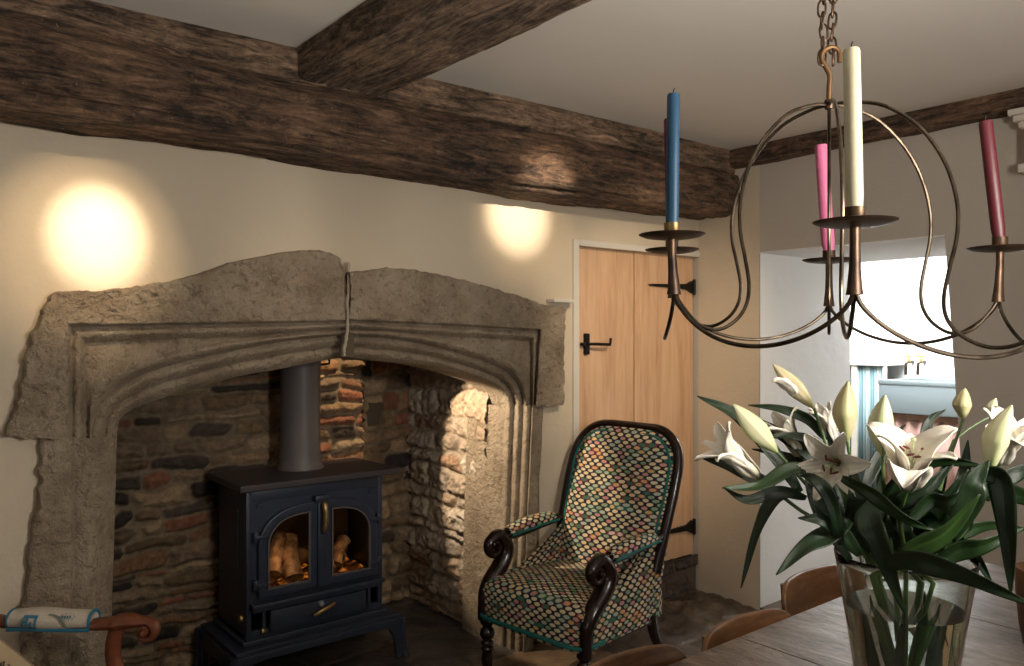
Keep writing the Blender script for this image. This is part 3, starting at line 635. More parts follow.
b = MB(); b.add([(2.36+.012*math.sin(i*.9), -.74+.77*i/60, z) for z in (.24, .86) for i in range(61)], [(i, i+1, 62+i, 61+i) for i in range(60)]); o = b.build('curtain', 'pink_cloth', ck, True); md = o.modifiers.new('s', 'SOLIDIFY'); md.thickness = .004
for i, (px, lab) in enumerate(((912, 'left wall tap with brass head above the butler sink'), (924, 'right wall tap with brass head above the butler sink'))):
    p = onX(px, 362, 2.80); t = thing('wall_tap', lab, 'tap', (2.82, p.y, p.z), 0, 'pair of taps over the sink')
    b = MB(); b.tube([(2.82, p.y, p.z), (2.74, p.y, p.z), (2.70, p.y, p.z-.01), (2.69, p.y, p.z-.10)], .011, 10); b.build('spout', 'iron_wire', t, True)
    b = MB(); b.lathe([(.001, .0), (.012, 0), (.012, .02), (.006, .03), (.006, .045)], (2.745, p.y, p.z), 12); b.tube([(2.745, p.y-.03, p.z+.045), (2.745, p.y+.03, p.z+.045)], .007, 8); b.build('handle', 'brass', t, True)
sh = thing('worktop_cupboard', 'pale shelf cupboard hung with teal striped curtains beneath the window', 'cupboard', (2.6, .5, .22))
b = MB(); b.box((2.45, .10, 1.255), (2.82, 1.2, 1.285), .003); b.build('worktop', 'white_paint', sh)
b = MB(); b.box((2.46, .33, .22), (2.50, .375, 1.255)); b.box((2.46, .10, .22), (2.50, .12, 1.255)); b.build('post', 'white_paint', sh)
for y0_, y1_ in ((.125, .33), (.38, 1.1)):
    b = MB(); n = 50; b.add([(2.49+.014*math.sin(i*1.1), y0_+(y1_-y0_)*i/n, z) for z in (.25, 1.25) for i in range(n+1)], [(i, i+1, n+2+i, n+1+i) for i in range(n)])
    o = b.build('curtain', 'stripe_curtain', sh, True); md = o.modifiers.new('s', 'SOLIDIFY'); md.thickness = .004

# white wall cupboard at the right picture edge
p = onX(1021, 118, 0); cb_ = thing('wall_cupboard', 'white painted wall cupboard with moulded cornice at the far right', 'cupboard', (0, p.y-.4, 1.4))
y1c = p.y; b = MB()
for k, (dx, z0, z1) in enumerate(((.15, 2.40, 2.425), (.135, 2.375, 2.40), (.12, 2.35, 2.375))): b.box((-dx, -2.5, z0), (.0, y1c-.015*k, z1), .004)
b.build('cornice', 'white_paint', cb_, True)
b = MB(); b.box((-.10, -2.48, 2.20), (0, y1c-.045, 2.35)); b.box((-.085, -2.48, 1.45), (0, y1c-.075, 2.165)); b.build('carcass', 'white_paint', cb_)
b = MB(); b.box((-.13, -2.5, 2.165), (0, y1c-.03, 2.20), .006); b.build('moulding', 'white_paint', cb_, True)
b = MB(); b.lathe([(.001, .03), (.012, .024), (.016, .014), (.008, .0)], (-.085, y1c-.11, 2.09), 14, axis=(-1, 0, 0)); b.build('knob', 'brass', cb_, True)

# ------------------------------------------------------------------ wood burning stove
stove = thing('wood_stove', 'dark blue-black cast iron stove with two arched glass doors inside the fireplace', 'stove', (-2.24, .47, 0))
sx0, sx1, sy0, sy1 = -2.565, -1.925, .325, .665
b = MB()
b.box((sx0, sy0+.012, .225), (sx0+.012, sy1, .85), .003); b.box((sx1-.012, sy0+.012, .225), (sx1, sy1, .85), .003)
b.box((sx0, sy1-.012, .225), (sx1, sy1, .85), .003); b.box((sx0, sy0+.012, .225), (sx1, sy1, .24)); b.box((sx0, sy0+.012, .83), (sx1, sy1, .85)); b.box((sx0+.01, sy0+.02, .385), (sx1-.01, sy1, .395))
cxs = -2.245
def arch(x0, x1, z0, zs, z1, n=14, side='both'):
    """outline from bottom-left counter clockwise; side: where the curved shoulder is"""
    P = [(x0, z0), (x1, z0)]
    if side in ('both', 'right'):
        r = (x1-x0)/(2 if side == 'both' else 1)
        P += [(x1-r+r*math.sin(PI/2*(1-i/n))**.8 if True else 0, zs+(z1-zs)*(1-math.sin(PI/2*(1-i/n))**2)**.5) for i in range(n+1)]
    else: P += [(x1, z1*.5+zs*.5), (x1, z1)]+[(x1-(x1-x0)*.05*i, z1) for i in range(1, n)]
    if side in ('both', 'left'):
        r = (x1-x0)/(2 if side == 'both' else 1)
        P += [(x0+r-r*math.sin(PI/2*i/n)**.8, zs+(z1-zs)*(1-math.sin(PI/2*i/n)**2)**.5) for i in range(1, n+1)]
    return P
def half_arch(xc, xo, z0, zs, z1, n=16):
    """one door leaf: straight at xc, curved shoulder towards xo (quarter superellipse)"""
    P = [(xc, z0), (xo, z0), (xo, (z0+zs)/2)]
    for i in range(n+1):
        a = PI/2*i/n; P.append((xc+(xo-xc)*math.cos(a)**.75, zs+(z1-zs)*math.sin(a)**.85))
    P.append((xc, (z0+z1)/2)); return P
# front plate with one wide arched opening (ring of same count outlines)
inn = arch(-2.50, -1.99, .41, .66, .752, 14)
def rect_like(P, x0, x1, z0, z1):
    cx, cz = (x0+x1)/2, (z0+z1)/2; out = []
    for (x, z) in P:
        dx, dz = (x-cx)/((x1-x0)/2), (z-cz)/((z1-z0)/2); k = max(abs(dx), abs(dz), 1e-6); out.append((cx+dx/k*(x1-x0)/2, cz+dz/k*(z1-z0)/2))
    return out
outp = rect_like(inn, sx0, sx1, .225, .85)
b.ring(outp, inn, 'y', sy0, sy0+.014)
b.build('body', 'stove_enamel', stove)
# corner fillets so the plate reads square
b = MB(); b.box((sx0-.002, sy0-.003, .225), (sx0+.022, sy0+.02, .85), .006); b.box((sx1-.022, sy0-.003, .225), (sx1+.002, sy0+.02, .85), .006); b.box((sx0, sy0-.002, .80), (sx1, sy0+.02, .85), .004); b.box((sx0, sy0-.002, .225), (sx1, sy0+.02, .26), .004)
b.build('front_edge', 'stove_enamel', stove, True)
b = MB(); b.box((sx0-.004, sy0+.09, .50), (sx0+.002, sy0+.26, .76), .003); b.build('side_panel', 'stove_enamel', stove)
b = MB(); b.lathe([(.001, .012), (.02, .012), (.022, 0)], (sx0, sy0+.055, .305), 20, axis=(-1, 0, 0)); b.box((sx0-.014, sy0+.04, .285), (sx0-.008, sy0+.07, .325), .004); b.build('air_control', 'brass_dull', stove, True)
b = MB(); b.plate([(-2.605, .285), (-1.848, .285), (-1.862, .70), (-2.598, .70)], 'z', .850, .880); o = b.build('top_plate', 'stove_top', stove); md = o.modifiers.new('b', 'BEVEL'); md.width = .006; md.segments = 3
# flue
b = MB(); n = 48
b.lathe([(.108, .880), (.108, .888), (.098, .900), (.0955, .93), (.0915, .98), (.0915, 1.355), (.0945, 1.357), (.0945, 1.375), (.0915, 1.377), (.0915, 1.95)], (-2.215, .575, 0), n)
b.build('flue_pipe', 'flue_grey', stove, True, 50)
b = MB(); b.tube([(-2.125, .55, 1.36), (-2.09, .53, 1.365), (-2.09, .53, 1.40)], .006, 8); b.build('flue_clip', 'iron', stove, True)
# doors
for sgn, xo, xc, nm in ((-1, -2.522, -2.250, 'door'), (1, -1.962, -2.236, 'door')):
    dO = half_arch(xc, xo, .397, .60, .775); dI = half_arch(xc+sgn*.044, xo-sgn*.038, .432, .60, .735)
    b = MB(); b.ring(dO, dI, 'y', sy0-.026, sy0-.004)
    d = b.build('door', 'stove_enamel', stove, False); md = d.modifiers.new('b', 'BEVEL'); md.width = .006; md.segments = 3; md.limit_method = 'ANGLE'; md.angle_limit = math.radians(50)
    dI2 = half_arch(xc+sgn*.050, xo-sgn*.044, .438, .60, .729); dO2 = half_arch(xc+sgn*.010, xo-sgn*.010, .406, .60, .765)
    b = MB(); b.ring(dI, dI2, 'y', sy0-.031, sy0-.020); o = b.build('window_trim', 'flue_grey', d)
    g = half_arch(xc+sgn*.046, xo-sgn*.040, .434, .60, .733); b = MB(); b.plate(g, 'y', sy0-.016, sy0-.012); b.build('glass_pane', 'stove_glass', d)
    for z in (.455, .655):
        b = MB(); xh = xo+sgn*.010; b.lathe([(.010, -.022), (.012, -.018), (.012, .018), (.010, .022)], (xh, sy0-.018, z), 14); b.box((min(xh, xh-sgn*.05), sy0-.034, z-.008), (max(xh, xh-sgn*.05), sy0-.02, z+.008), .003); b.build('hinge', 'stove_enamel', d, True)
b = MB(); b.box((-2.262, sy0-.040, .40), (-2.224, sy0-.018, .775), .008); b.box((-2.275, sy0-.045, .768), (-2.212, sy0-.01, .800), .008); b.build('centre_bar', 'stove_enamel', stove, True)
b = MB(); b.tube(spline([(-2.243, sy0-.048, .772), (-2.243, sy0-.066, .755), (-2.241, sy0-.070, .70), (-2.246, sy0-.064, .64)], 12), [.008, .010, .012, .013, .013, .013, .013, .013, .013, .012, .011, .007], 10); b.build('door_handle', 'brass_dull', stove, True)
for x in (-2.505, -1.975):
    b = MB(); b.plate([(x-.02, .775), (x+.02, .775), (x+.016, .795), (x-.016, .795)], 'y', sy0-.010, sy0); b.build('lug', 'stove_enamel', stove)
# sill, ash drawer
b = MB(); b.box((-2.555, sy0-.050, .362), (-1.935, sy0+.01, .382), .006); b.box((-2.55, sy0-.035, .345), (-1.94, sy0+.01, .364), .004); b.build('sill', 'stove_enamel', stove, True)
b = MB(); b.box((-2.47, sy0-.026, .250), (-2.02, sy0, .338), .005); b.box((-2.50, sy0-.012, .245), (-2.485, sy0, .345), .003); b.box((-2.005, sy0-.012, .245), (-1.99, sy0, .345), .003)
dr_ = b.build('ash_drawer', 'stove_enamel', stove, True)
b = MB(); b.tube(spline([(-2.29, sy0-.055, .288), (-2.26, sy0-.062, .30), (-2.22, sy0-.062, .313), (-2.19, sy0-.055, .322)], 10), [.006, .009, .010, .010, .010, .010, .010, .010, .009, .006], 10); b.tube([(-2.24, sy0-.06, .306), (-2.24, sy0-.02, .306)], .006, 8); b.build('drawer_handle', 'brass_dull', dr_, True)
b = MB(); b.lathe([(.001, .014), (.011, .011), (.013, .0)], (-2.245, sy0-.028, .325), 14, axis=(0, -1, 0)); b.build('air_knob', 'ceramic_blue_white', dr_, True)
b = MB(); b.lathe([(.001, .022), (.010, .018), (.013, .010), (.008, .0)], (-2.50, sy0-.006, .258), 14, axis=(0, -1, 0)); b.build('knob', 'brass', stove, True)
# stand
b = MB()
tp = [(-2.66, .235), (-1.84, .235), (-1.84, .72), (-2.66, .72)]
b.box((-2.585, sy0-.02, .205), (-1.905, sy1+.01, .228), .004)
b.plate([(-2.63, .262), (-1.862, .262), (-1.862, .71), (-2.63, .71)], 'z', .185, .207)
b.build('stand', 'stove_enamel', stove, False, bevel=.005)
b = MB(); b.plate([(-2.66, .0), (-2.61, .0), (-2.595, .10), (-2.57, .145), (-2.50, .155), (-1.99, .155), (-1.92, .145), (-1.895, .10), (-1.88, .0), (-1.83, .0), (-1.845, .12), (-1.862, .187), (-2.63, .187), (-2.645, .12)], 'y', .258, .282)
b.build('apron', 'stove_enamel', stove, False, bevel=.004)
for (x, y) in ((-2.645, .27), (-1.845, .27), (-2.645, .70), (-1.845, .70)):
    sg = -1 if x < -2.2 else 1
    b = MB(); b.tube([(x-sg*.01, y, .19), (x-sg*.005, y, .12), (x, y, .05), (x+sg*.012, y-.005, .002)], [.022, .018, .016, .022], 12); b.build('leg', 'stove_enamel', stove, True)
b = MB(); b.plate([(.30, .0), (.35, .0), (.36, .12), (.62, .12), (.63, 0), (.70, 0), (.70, .187), (.28, .187)], 'x', -2.645, -2.622); b.build('side_apron', 'stove_enamel', stove, False, bevel=.004)
# fire bed (logs and embers are carried in the stove)
b = MB(); b.box((sx0+.02, sy0+.30, .40), (sx1-.02, sy0+.315, .82)); b.build('fire_back', 'brick_inside', stove)
logs = [((-2.47, .43, .43), (-2.30, .50, .47), .038), ((-2.42, .40, .46), (-2.34, .52, .60), .034), ((-2.33, .38, .43), (-2.30, .52, .58), .040), ((-2.20, .40, .43), (-2.05, .50, .46), .036),
        ((-2.17, .38, .44), (-2.13, .52, .60), .034), ((-2.12, .41, .44), (-2.02, .52, .52), .032), ((-2.45, .50, .50), (-2.10, .53, .47), .036)]
for i, (a, c_, r) in enumerate(logs):
    P = spline([a, tuple((a[k]+c_[k])/2+random.uniform(-.008, .008) for k in range(3)), c_], 12)
    b = MB(); b.tube(P, [r*(1+.14*noise.noise(Vector((i, j*.6, 0)))) for j in range(12)], 12)
    for j in range(len(b.v)): b.v[j] += Vector((fr(b.v[j], .006, 40), fr(b.v[j]+Vector((2, 2, 2)), .006, 40), 0))
    tag(b.build('log', 'log', None, True), ['pale split log lying leftmost behind the left stove glass', 'leaning log upright in the left stove window', 'thick pale log leaning at the right of the left stove window', 'short log lying low in the right stove window', 'leaning log glowing beside the stove door bar', 'small log at the far right behind the stove glass', 'long log lying across the back of the stove fire'][i], 'log', 'logs burning in the stove')
V = []; xs_ = np.linspace(-2.53, -1.96, 60); ys_ = np.linspace(.355, .62, 26)
for x in xs_:
    for y in ys_: V.append((x, y, .402+.030*abs(noise.noise(Vector((x*22, y*22, 0))))+.012*noise.noise(Vector((x*60, y*60, 0)))))
o = tag(mk('embers', np.array(V), grid_faces(60, 26), 'ember'), 'glowing bed of embers under the logs in the stove', 'embers', kind='stuff')
light('fire_glow', 'POINT', (-2.40, .350, .56), (0, 0, 0), .20, (1, .50, .20), shadow_soft_size=.0)
light('fire_glow', 'POINT', (-2.10, .350, .56), (0, 0, 0), .20, (1, .50, .20), shadow_soft_size=.0)

# ------------------------------------------------------------------ patterned armchair
ac = thing('armchair', 'antique dark wood scroll-armed chair covered in multicoloured lozenge weave by the door', 'armchair', tuple(W(.262, 3.475, 0)), -PHI-math.radians(44))
AX = ac.matrix_world.copy()
def wt(V): return np.array([tuple(AX@Vector(v)) for v in V])
def lerp(a, b, t): return a+(b-a)*t
# seat cover: one sheet wrapped over top, front and sides
def edge_prof(w, r, drop, n_top, n_r, n_s):
    """returns list (pos, drop, arclen) from one skirt bottom to the other"""
    L = []; s = 0
    right = [(w*t, 0) for t in np.linspace(0, 1-r/w, n_top)]
    right += [(w-r+r*math.sin(a), r-r*math.cos(a)) for a in np.linspace(0, PI/2, n_r)[1:]]
    right += [(w, r+(drop-r)*t) for t in np.linspace(0, 1, n_s)[1:]]
    full = [(-p, d) for p, d in right[::-1]]+right[1:]
    out = []; prev = None
    for p, d in full:
        if prev: s += math.hypot(p-prev[0], d-prev[1])
        prev = (p, d); out.append((p, d, s))
    return out
PX_ = edge_prof(1.0, .16, .55, 14, 8, 8); PY_ = edge_prof(1.0, .18, .60, 14, 8, 8)
V = []; UVs = []
for (p, d, s) in PX_:
    for (q, e, t) in PY_:
        hw = lerp(.268, .290, (1-q)/2); drop = max(d*.29, e*.29) if max(d, e) > .18 else (d*d+e*e)**.5*.29
        crown = .030*(1-p*p)*(1-q*q)
        V.append((p*hw+fr(Vector((p, q, 0)), .002, 5), q*.28+.01-(.02 if q < -.9 else 0)*(1-p*p), .440-drop+crown)); UVs.append((s*.31, t*.30))
mk('seat', wt(V), grid_faces(len(PX_), len(PY_)), 'woven', ac, uvs=UVs)
b = MB(AX); b.box((-.278, -.272, .262), (.278, .24, .292), .008); b.build('seat_rail', 'mahogany', ac, True)
b = MB(AX); b.tube([(-.292, -.16, .290), (-.294, -.272, .288), (-.24, -.298, .288), (.24, -.298, .288), (.294, -.272, .288), (.296, -.16, .290)], .009, 8); b.build('piping', 'teal_piping', ac, True)
# back
def by(z): return .175+.26*((z-.27)/.80)**1.15 if z > .27 else .175
ZT = 1.070
def hwz(z):
    w = lerp(.265, .292, min(1, max(0, (z-.35)/.45)))
    rr = .19
    if z > ZT-rr:
        k = (z-(ZT-rr))/rr; w = w-rr+rr*(max(0, 1-k**2.3))**(1/2.3)
    return w
def bz(t): return .27+(ZT-.27)*(1-(1-t)**1.35) if t > .0 else .27
nb, na = 60, 41; V = []; UVs = []; TUFT = [(-.13, .95), (0, .955), (.13, .95), (-.075, .84), (.075, .84), (-.13, .74), (0, .735), (.13, .74), (-.07, .63), (.07, .63)]
s = 0; pz = None
for i in range(nb):
    z = bz(i/(nb-1)); y0 = by(z)
    if pz: s += math.hypot(z-pz[0], y0-pz[1])
    pz = (z, y0)
    for j in range(na):
        a = -1+2*j/(na-1); x = a*hwz(z); edge = (1-abs(a)**4)*min(1, (ZT-z)/.09)**.5 if z < ZT else 0
        bul = .055*edge*(1 if z > .42 else .7)
        for (tx, tz) in TUFT:
            bul -= .016*math.exp(-((x-tx)**2+(z-tz)**2)/.0010)
        V.append((x, y0-.01-bul, z)); UVs.append((x+1, s+1))
mk('backrest', wt(V), grid_faces(nb, na), 'woven', ac, uvs=UVs)
# outside back and sides
V = []; UVs = []
for i in range(nb):
    z = bz(i/(nb-1)); y0 = by(z); th = lerp(.10, .035, min(1, max(0, (z-.30)/.5)))
    sec = [(-1, 0), (-1.0, .35), (-1.0, .75), (-.93, 1.0), (-.5, 1.12), (0, 1.15), (.5, 1.12), (.93, 1.0), (1.0, .75), (1.0, .35), (1, 0)]
    sl = 0
    for k, (a, t) in enumerate(sec): V.append((a*hwz(z)+(.009 if a > 0 else -.009), y0-.008+t*th, z)); UVs.append((t*th+a*hwz(z)+3, z+2))
mk('outside_back', wt(V), grid_faces(nb, 11), 'woven', ac, uvs=UVs)
# side cheeks below the arms: cloth from seat to back
for sg in (-1, 1):
    V = []; UVs = []
    for i in range(16):
        t = i/15
        for j in range(16):
            u = j/15; ztop = lerp(.45, .63, max(0, (t-.25)/.75)**1.6); z = lerp(.275, ztop, u); y = lerp(-.22, by(z)-.004, t)
            V.append((sg*(lerp(.294, .280, t)-.02*u*u+.004*math.sin(PI*u)), y, z)); UVs.append((y+5, z+4))
    V2 = [(x-sg*.03, y, z) for x, y, z in V]; mk('side_cheek', wt(V+V2), np.vstack([grid_faces(16, 16), grid_faces(16, 16)[:, ::-1]+256]), 'woven', ac, uvs=UVs+UVs)
for (x, z) in TUFT:
    b = MB(AX); y0 = by(z)-.032; b.lathe([(.001, .007), (.007, .005), (.010, 0)], (x, y0, z), 12, axis=(0, -1, .3)); b.build('button', 'button', ac, True)
# show-wood frame round the back, from arm height over the top
fp = []
zs_ = [bz(t) for t in np.linspace(.20, 1, 60)]
for z in zs_: fp.append((-hwz(z)-.006, by(z)-.004, z))
for z in zs_[::-1][1:]: fp.append((hwz(z)+.006, by(z)-.004, z))
b = MB(AX); b.tube(fp, .023, 12, True, 1.0, hint=(0, 1, .25)); b.build('back_frame', 'mahogany', ac, True)
cz_ = .80
fp2 = []
for x, y, z in fp:
    dv = Vector((x, 0, z-cz_)) if z > cz_ else Vector((x, 0, 0)); dv.normalize(); fp2.append((x-dv.x*.030, y-.024-.016*max(0, dv.z), z-dv.z*.030))
b = MB(AX); b.tube(fp2, .006, 8, True, 1.0, hint=(0, 1, .25)); b.build('piping', 'teal_piping', ac, True)
for sg in (-1, 1):
    x = sg*.285
    # arm rail
    b = MB(AX); b.tube(spline([(x*.97, by(.63)+.01, .632), (x, .12, .615), (x, 0, .602), (x, -.10, .598), (x, -.165, .590)], 16), .019, 12, True, 1.25); b.build('arm_rail', 'mahogany', ac, True)
    # pad
    P = spline([(x, .20, .636), (x, .09, .632), (x, -.02, .624), (x, -.115, .617)], 24); V = []; UVs = []
    for i, p in enumerate(P):
        k = math.sin(PI*min(1, max(0, (i+.8)/24.6)))**.25
        for j in range(14):
            a = -PI*.12+PI*1.24*j/13; V.append((p.x+.040*k*math.cos(a), p.y, p.z+.034*k*max(-.4, math.sin(a)))); UVs.append((j*.0105+7, i*.0155+6))
    UVs = [(v_*1.0, u_) for u_, v_ in UVs]
    mk('arm_pad', wt(V), grid_faces(24, 14), 'woven', ac, uvs=UVs)
    b = MB(AX)
    for q in (-1, 1): b.tube([(x+q*.038, p.y, p.z-.010) for p in P], .006, 8)
    b.build('piping', 'teal_piping', ac, True)
    # scroll and S-shaped arm support
    spi = []
    for i in range(30):
        t = i/29; a = math.radians(-120+430*t); r = .008+.036*t
        spi.append((x, -.192+r*math.sin(a), .565+r*math.cos(a)))
    # spiral ends heading back; continue into the S
    e = spi[-1]
    tail = spline([e, (x, -.172, .614), (x, -.132, .580), (x, -.126, .530), (x, -.160, .475), (x, -.218, .425), (x, -.255, .37), (x, -.262, .31), (x, -.262, .262)], 34)[1:]
    path = spi+[tuple(p) for p in tail]
    rr = [.010+.010*(i/29) for i in range(30)]+[.022+.012*math.sin(PI*min(1, i/26)) for i in range(33)]
    b = MB(AX); b.tube(path, rr, 12, True, 1.25, hint=None); b.build('arm_support', 'mahogany', ac, True)
    b = MB(AX); b.lathe([(.001, .036), (.010, .034), (.013, .026), (.013, -.026), (.010, -.034), (.001, -.036)], (x, -.192, .565), 16, axis=(1, 0, 0)); b.build('scroll_boss', 'mahogany', ac, True)
    b = MB(AX); b.lathe([(.030, .262), (.032, .250), (.024, .240), (.019, .232), (.030, .218), (.033, .200), (.026, .182), (.017, .176), (.028, .166), (.028, .158), (.018, .150), (.028, .142), (.028, .134), (.020, .126), (.026, .10), (.022, .06), (.016, .035), (.020, .03), (.018, .0)], (x*.95, -.252, 0), 20); b.build('leg', 'mahogany', ac, True, 60)
    b = MB(AX); b.tube(spline([(sg*.26, .21, .30), (sg*.262, .24, .20), (sg*.270, .300, .10), (sg*.280, .405, .008)], 14), [.026-.010*i/13 for i in range(14)], 10); b.build('leg', 'mahogany', ac, True)

# ------------------------------------------------------------------ dining table
tb = thing('dining_table', 'long grey weathered plank dining table in the right foreground', 'table', (-2.1, -2.2, 0))
tx0, tx1, ty0, ty1 = -3.25, -.925, -2.66, -1.765
for k, (a, c_) in enumerate(((tx0, -2.735), (-2.733, -2.112), (-2.110, -1.52), (-1.518, tx1))):
    b = MB(); b.box((a, ty0, .712), (c_, ty1, .750), .003, 2); b.build('tabletop_board', 'table_wood', tb)
b = MB(); b.box((tx0+.12, ty0+.12, .62), (tx1-.12, ty0+.145, .712)); b.box((tx0+.12, ty1-.145, .62), (tx1-.12, ty1-.12, .712)); b.box((tx0+.12, ty0+.12, .62), (tx0+.145, ty1-.12, .712)); b.box((tx1-.145, ty0+.12, .62), (tx1-.12, ty1-.12, .712)); b.build('apron', 'table_wood', tb)
for x in (tx0+.15, tx1-.15):
    for y in (ty0+.15, ty1-.15):
        b = MB(); b.box((x-.035, y-.035, 0), (x+.035, y+.035, .712), .004); b.build('leg', 'table_wood', tb)
# dining chairs
def dining_chair(loc, rz, label):
    t = thing('dining_chair', label, 'chair', loc, rz, 'dining chairs along the far side of the table'); X = t.matrix_world.copy()
    b = MB(X); V = []
    n, m_ = 26, 12
    def pt(a, c_, off):
        w = .205; x = a*w; zz = lerp(.600, .768, c_); top = -.045*abs(a)**9; zz += top*c_+(-.5*top)*(1-c_)
        y = .200-.050*a*a+.030*c_; return (x*(1-.02*abs(a)), y+off, zz)
    V = [pt(-1+2*i/(n-1), j/(m_-1), 0) for i in range(n) for j in range(m_)]+[pt(-1+2*i/(n-1), j/(m_-1), .016) for i in range(n) for j in range(m_)]
    F = [tuple(f) for f in grid_faces(n, m_)]+[tuple(f[::-1]+n*m_) for f in grid_faces(n, m_)]
    N = n*m_
    F += [(i*m_, (i+1)*m_, (i+1)*m_+N, i*m_+N) for i in range(n-1)]+[(i*m_+m_-1, i*m_+m_-1+N, (i+1)*m_+m_-1+N, (i+1)*m_+m_-1) for i in range(n-1)]
    F += [(j, j+N, j+1+N, j+1) for j in range(m_-1)]+[((n-1)*m_+j, (n-1)*m_+j+1, (n-1)*m_+j+1+N, (n-1)*m_+j+N) for j in range(m_-1)]
    b.add(V, F); o = b.build('backrest', 'chair_oak', t, True, 50); md = o.modifiers.new('b', 'BEVEL'); md.width = .0045; md.segments = 3; md.limit_method = 'ANGLE'; md.angle_limit = math.radians(50)
    b = MB(X); b.plate([(-.19, .17), (-.21, -.12), (-.18, -.21), (0, -.225), (.18, -.21), (.21, -.12), (.19, .17), (0, .185)], 'z', .440, .458); o = b.build('seat', 'chair_oak', t, bevel=.005)
    for sg in (-1, 1):
        b = MB(X); b.tube([(sg*.155, .240, .002), (sg*.15, .195, .25), (sg*.148, .180, .44), (sg*.146, .205, .60), (sg*.146, .220, .76)], [.012, .014, .015, .013, .010], 10); b.build('leg', 'chair_oak', t, True)
        b = MB(X); b.tube([(sg*.185, -.20, .002), (sg*.165, -.175, .25), (sg*.155, -.16, .442)], [.011, .014, .016], 10); b.build('leg', 'chair_oak', t, True)
    return t
dining_chair((-1.530, -1.835, 0), math.radians(0), 'wooden dining chair with curved back just left of the glass vase')
dining_chair((-2.045, -1.945, 0), math.radians(0), 'wooden dining chair pushed in, middle one along the far table edge')
dining_chair((-2.495, -1.940, .012), math.radians(0), 'wooden dining chair pushed in, nearest the picture bottom and the armchair front')

# wooden pot at the right edge
q = W(1.285, 1.90, .75); pot = MB(); pot.lathe([(.058, 0), (.062, .01), (.070, .06), (.076, .13), (.079, .185), (.076, .192), (.070, .188), (.066, .12), (.055, .03), (.001, .025)], q, 40)
tag(pot.build('wooden_pot', 'bowl_wood', None, True, 60), 'turned brown wooden pot on the table at the right picture edge', 'pot')

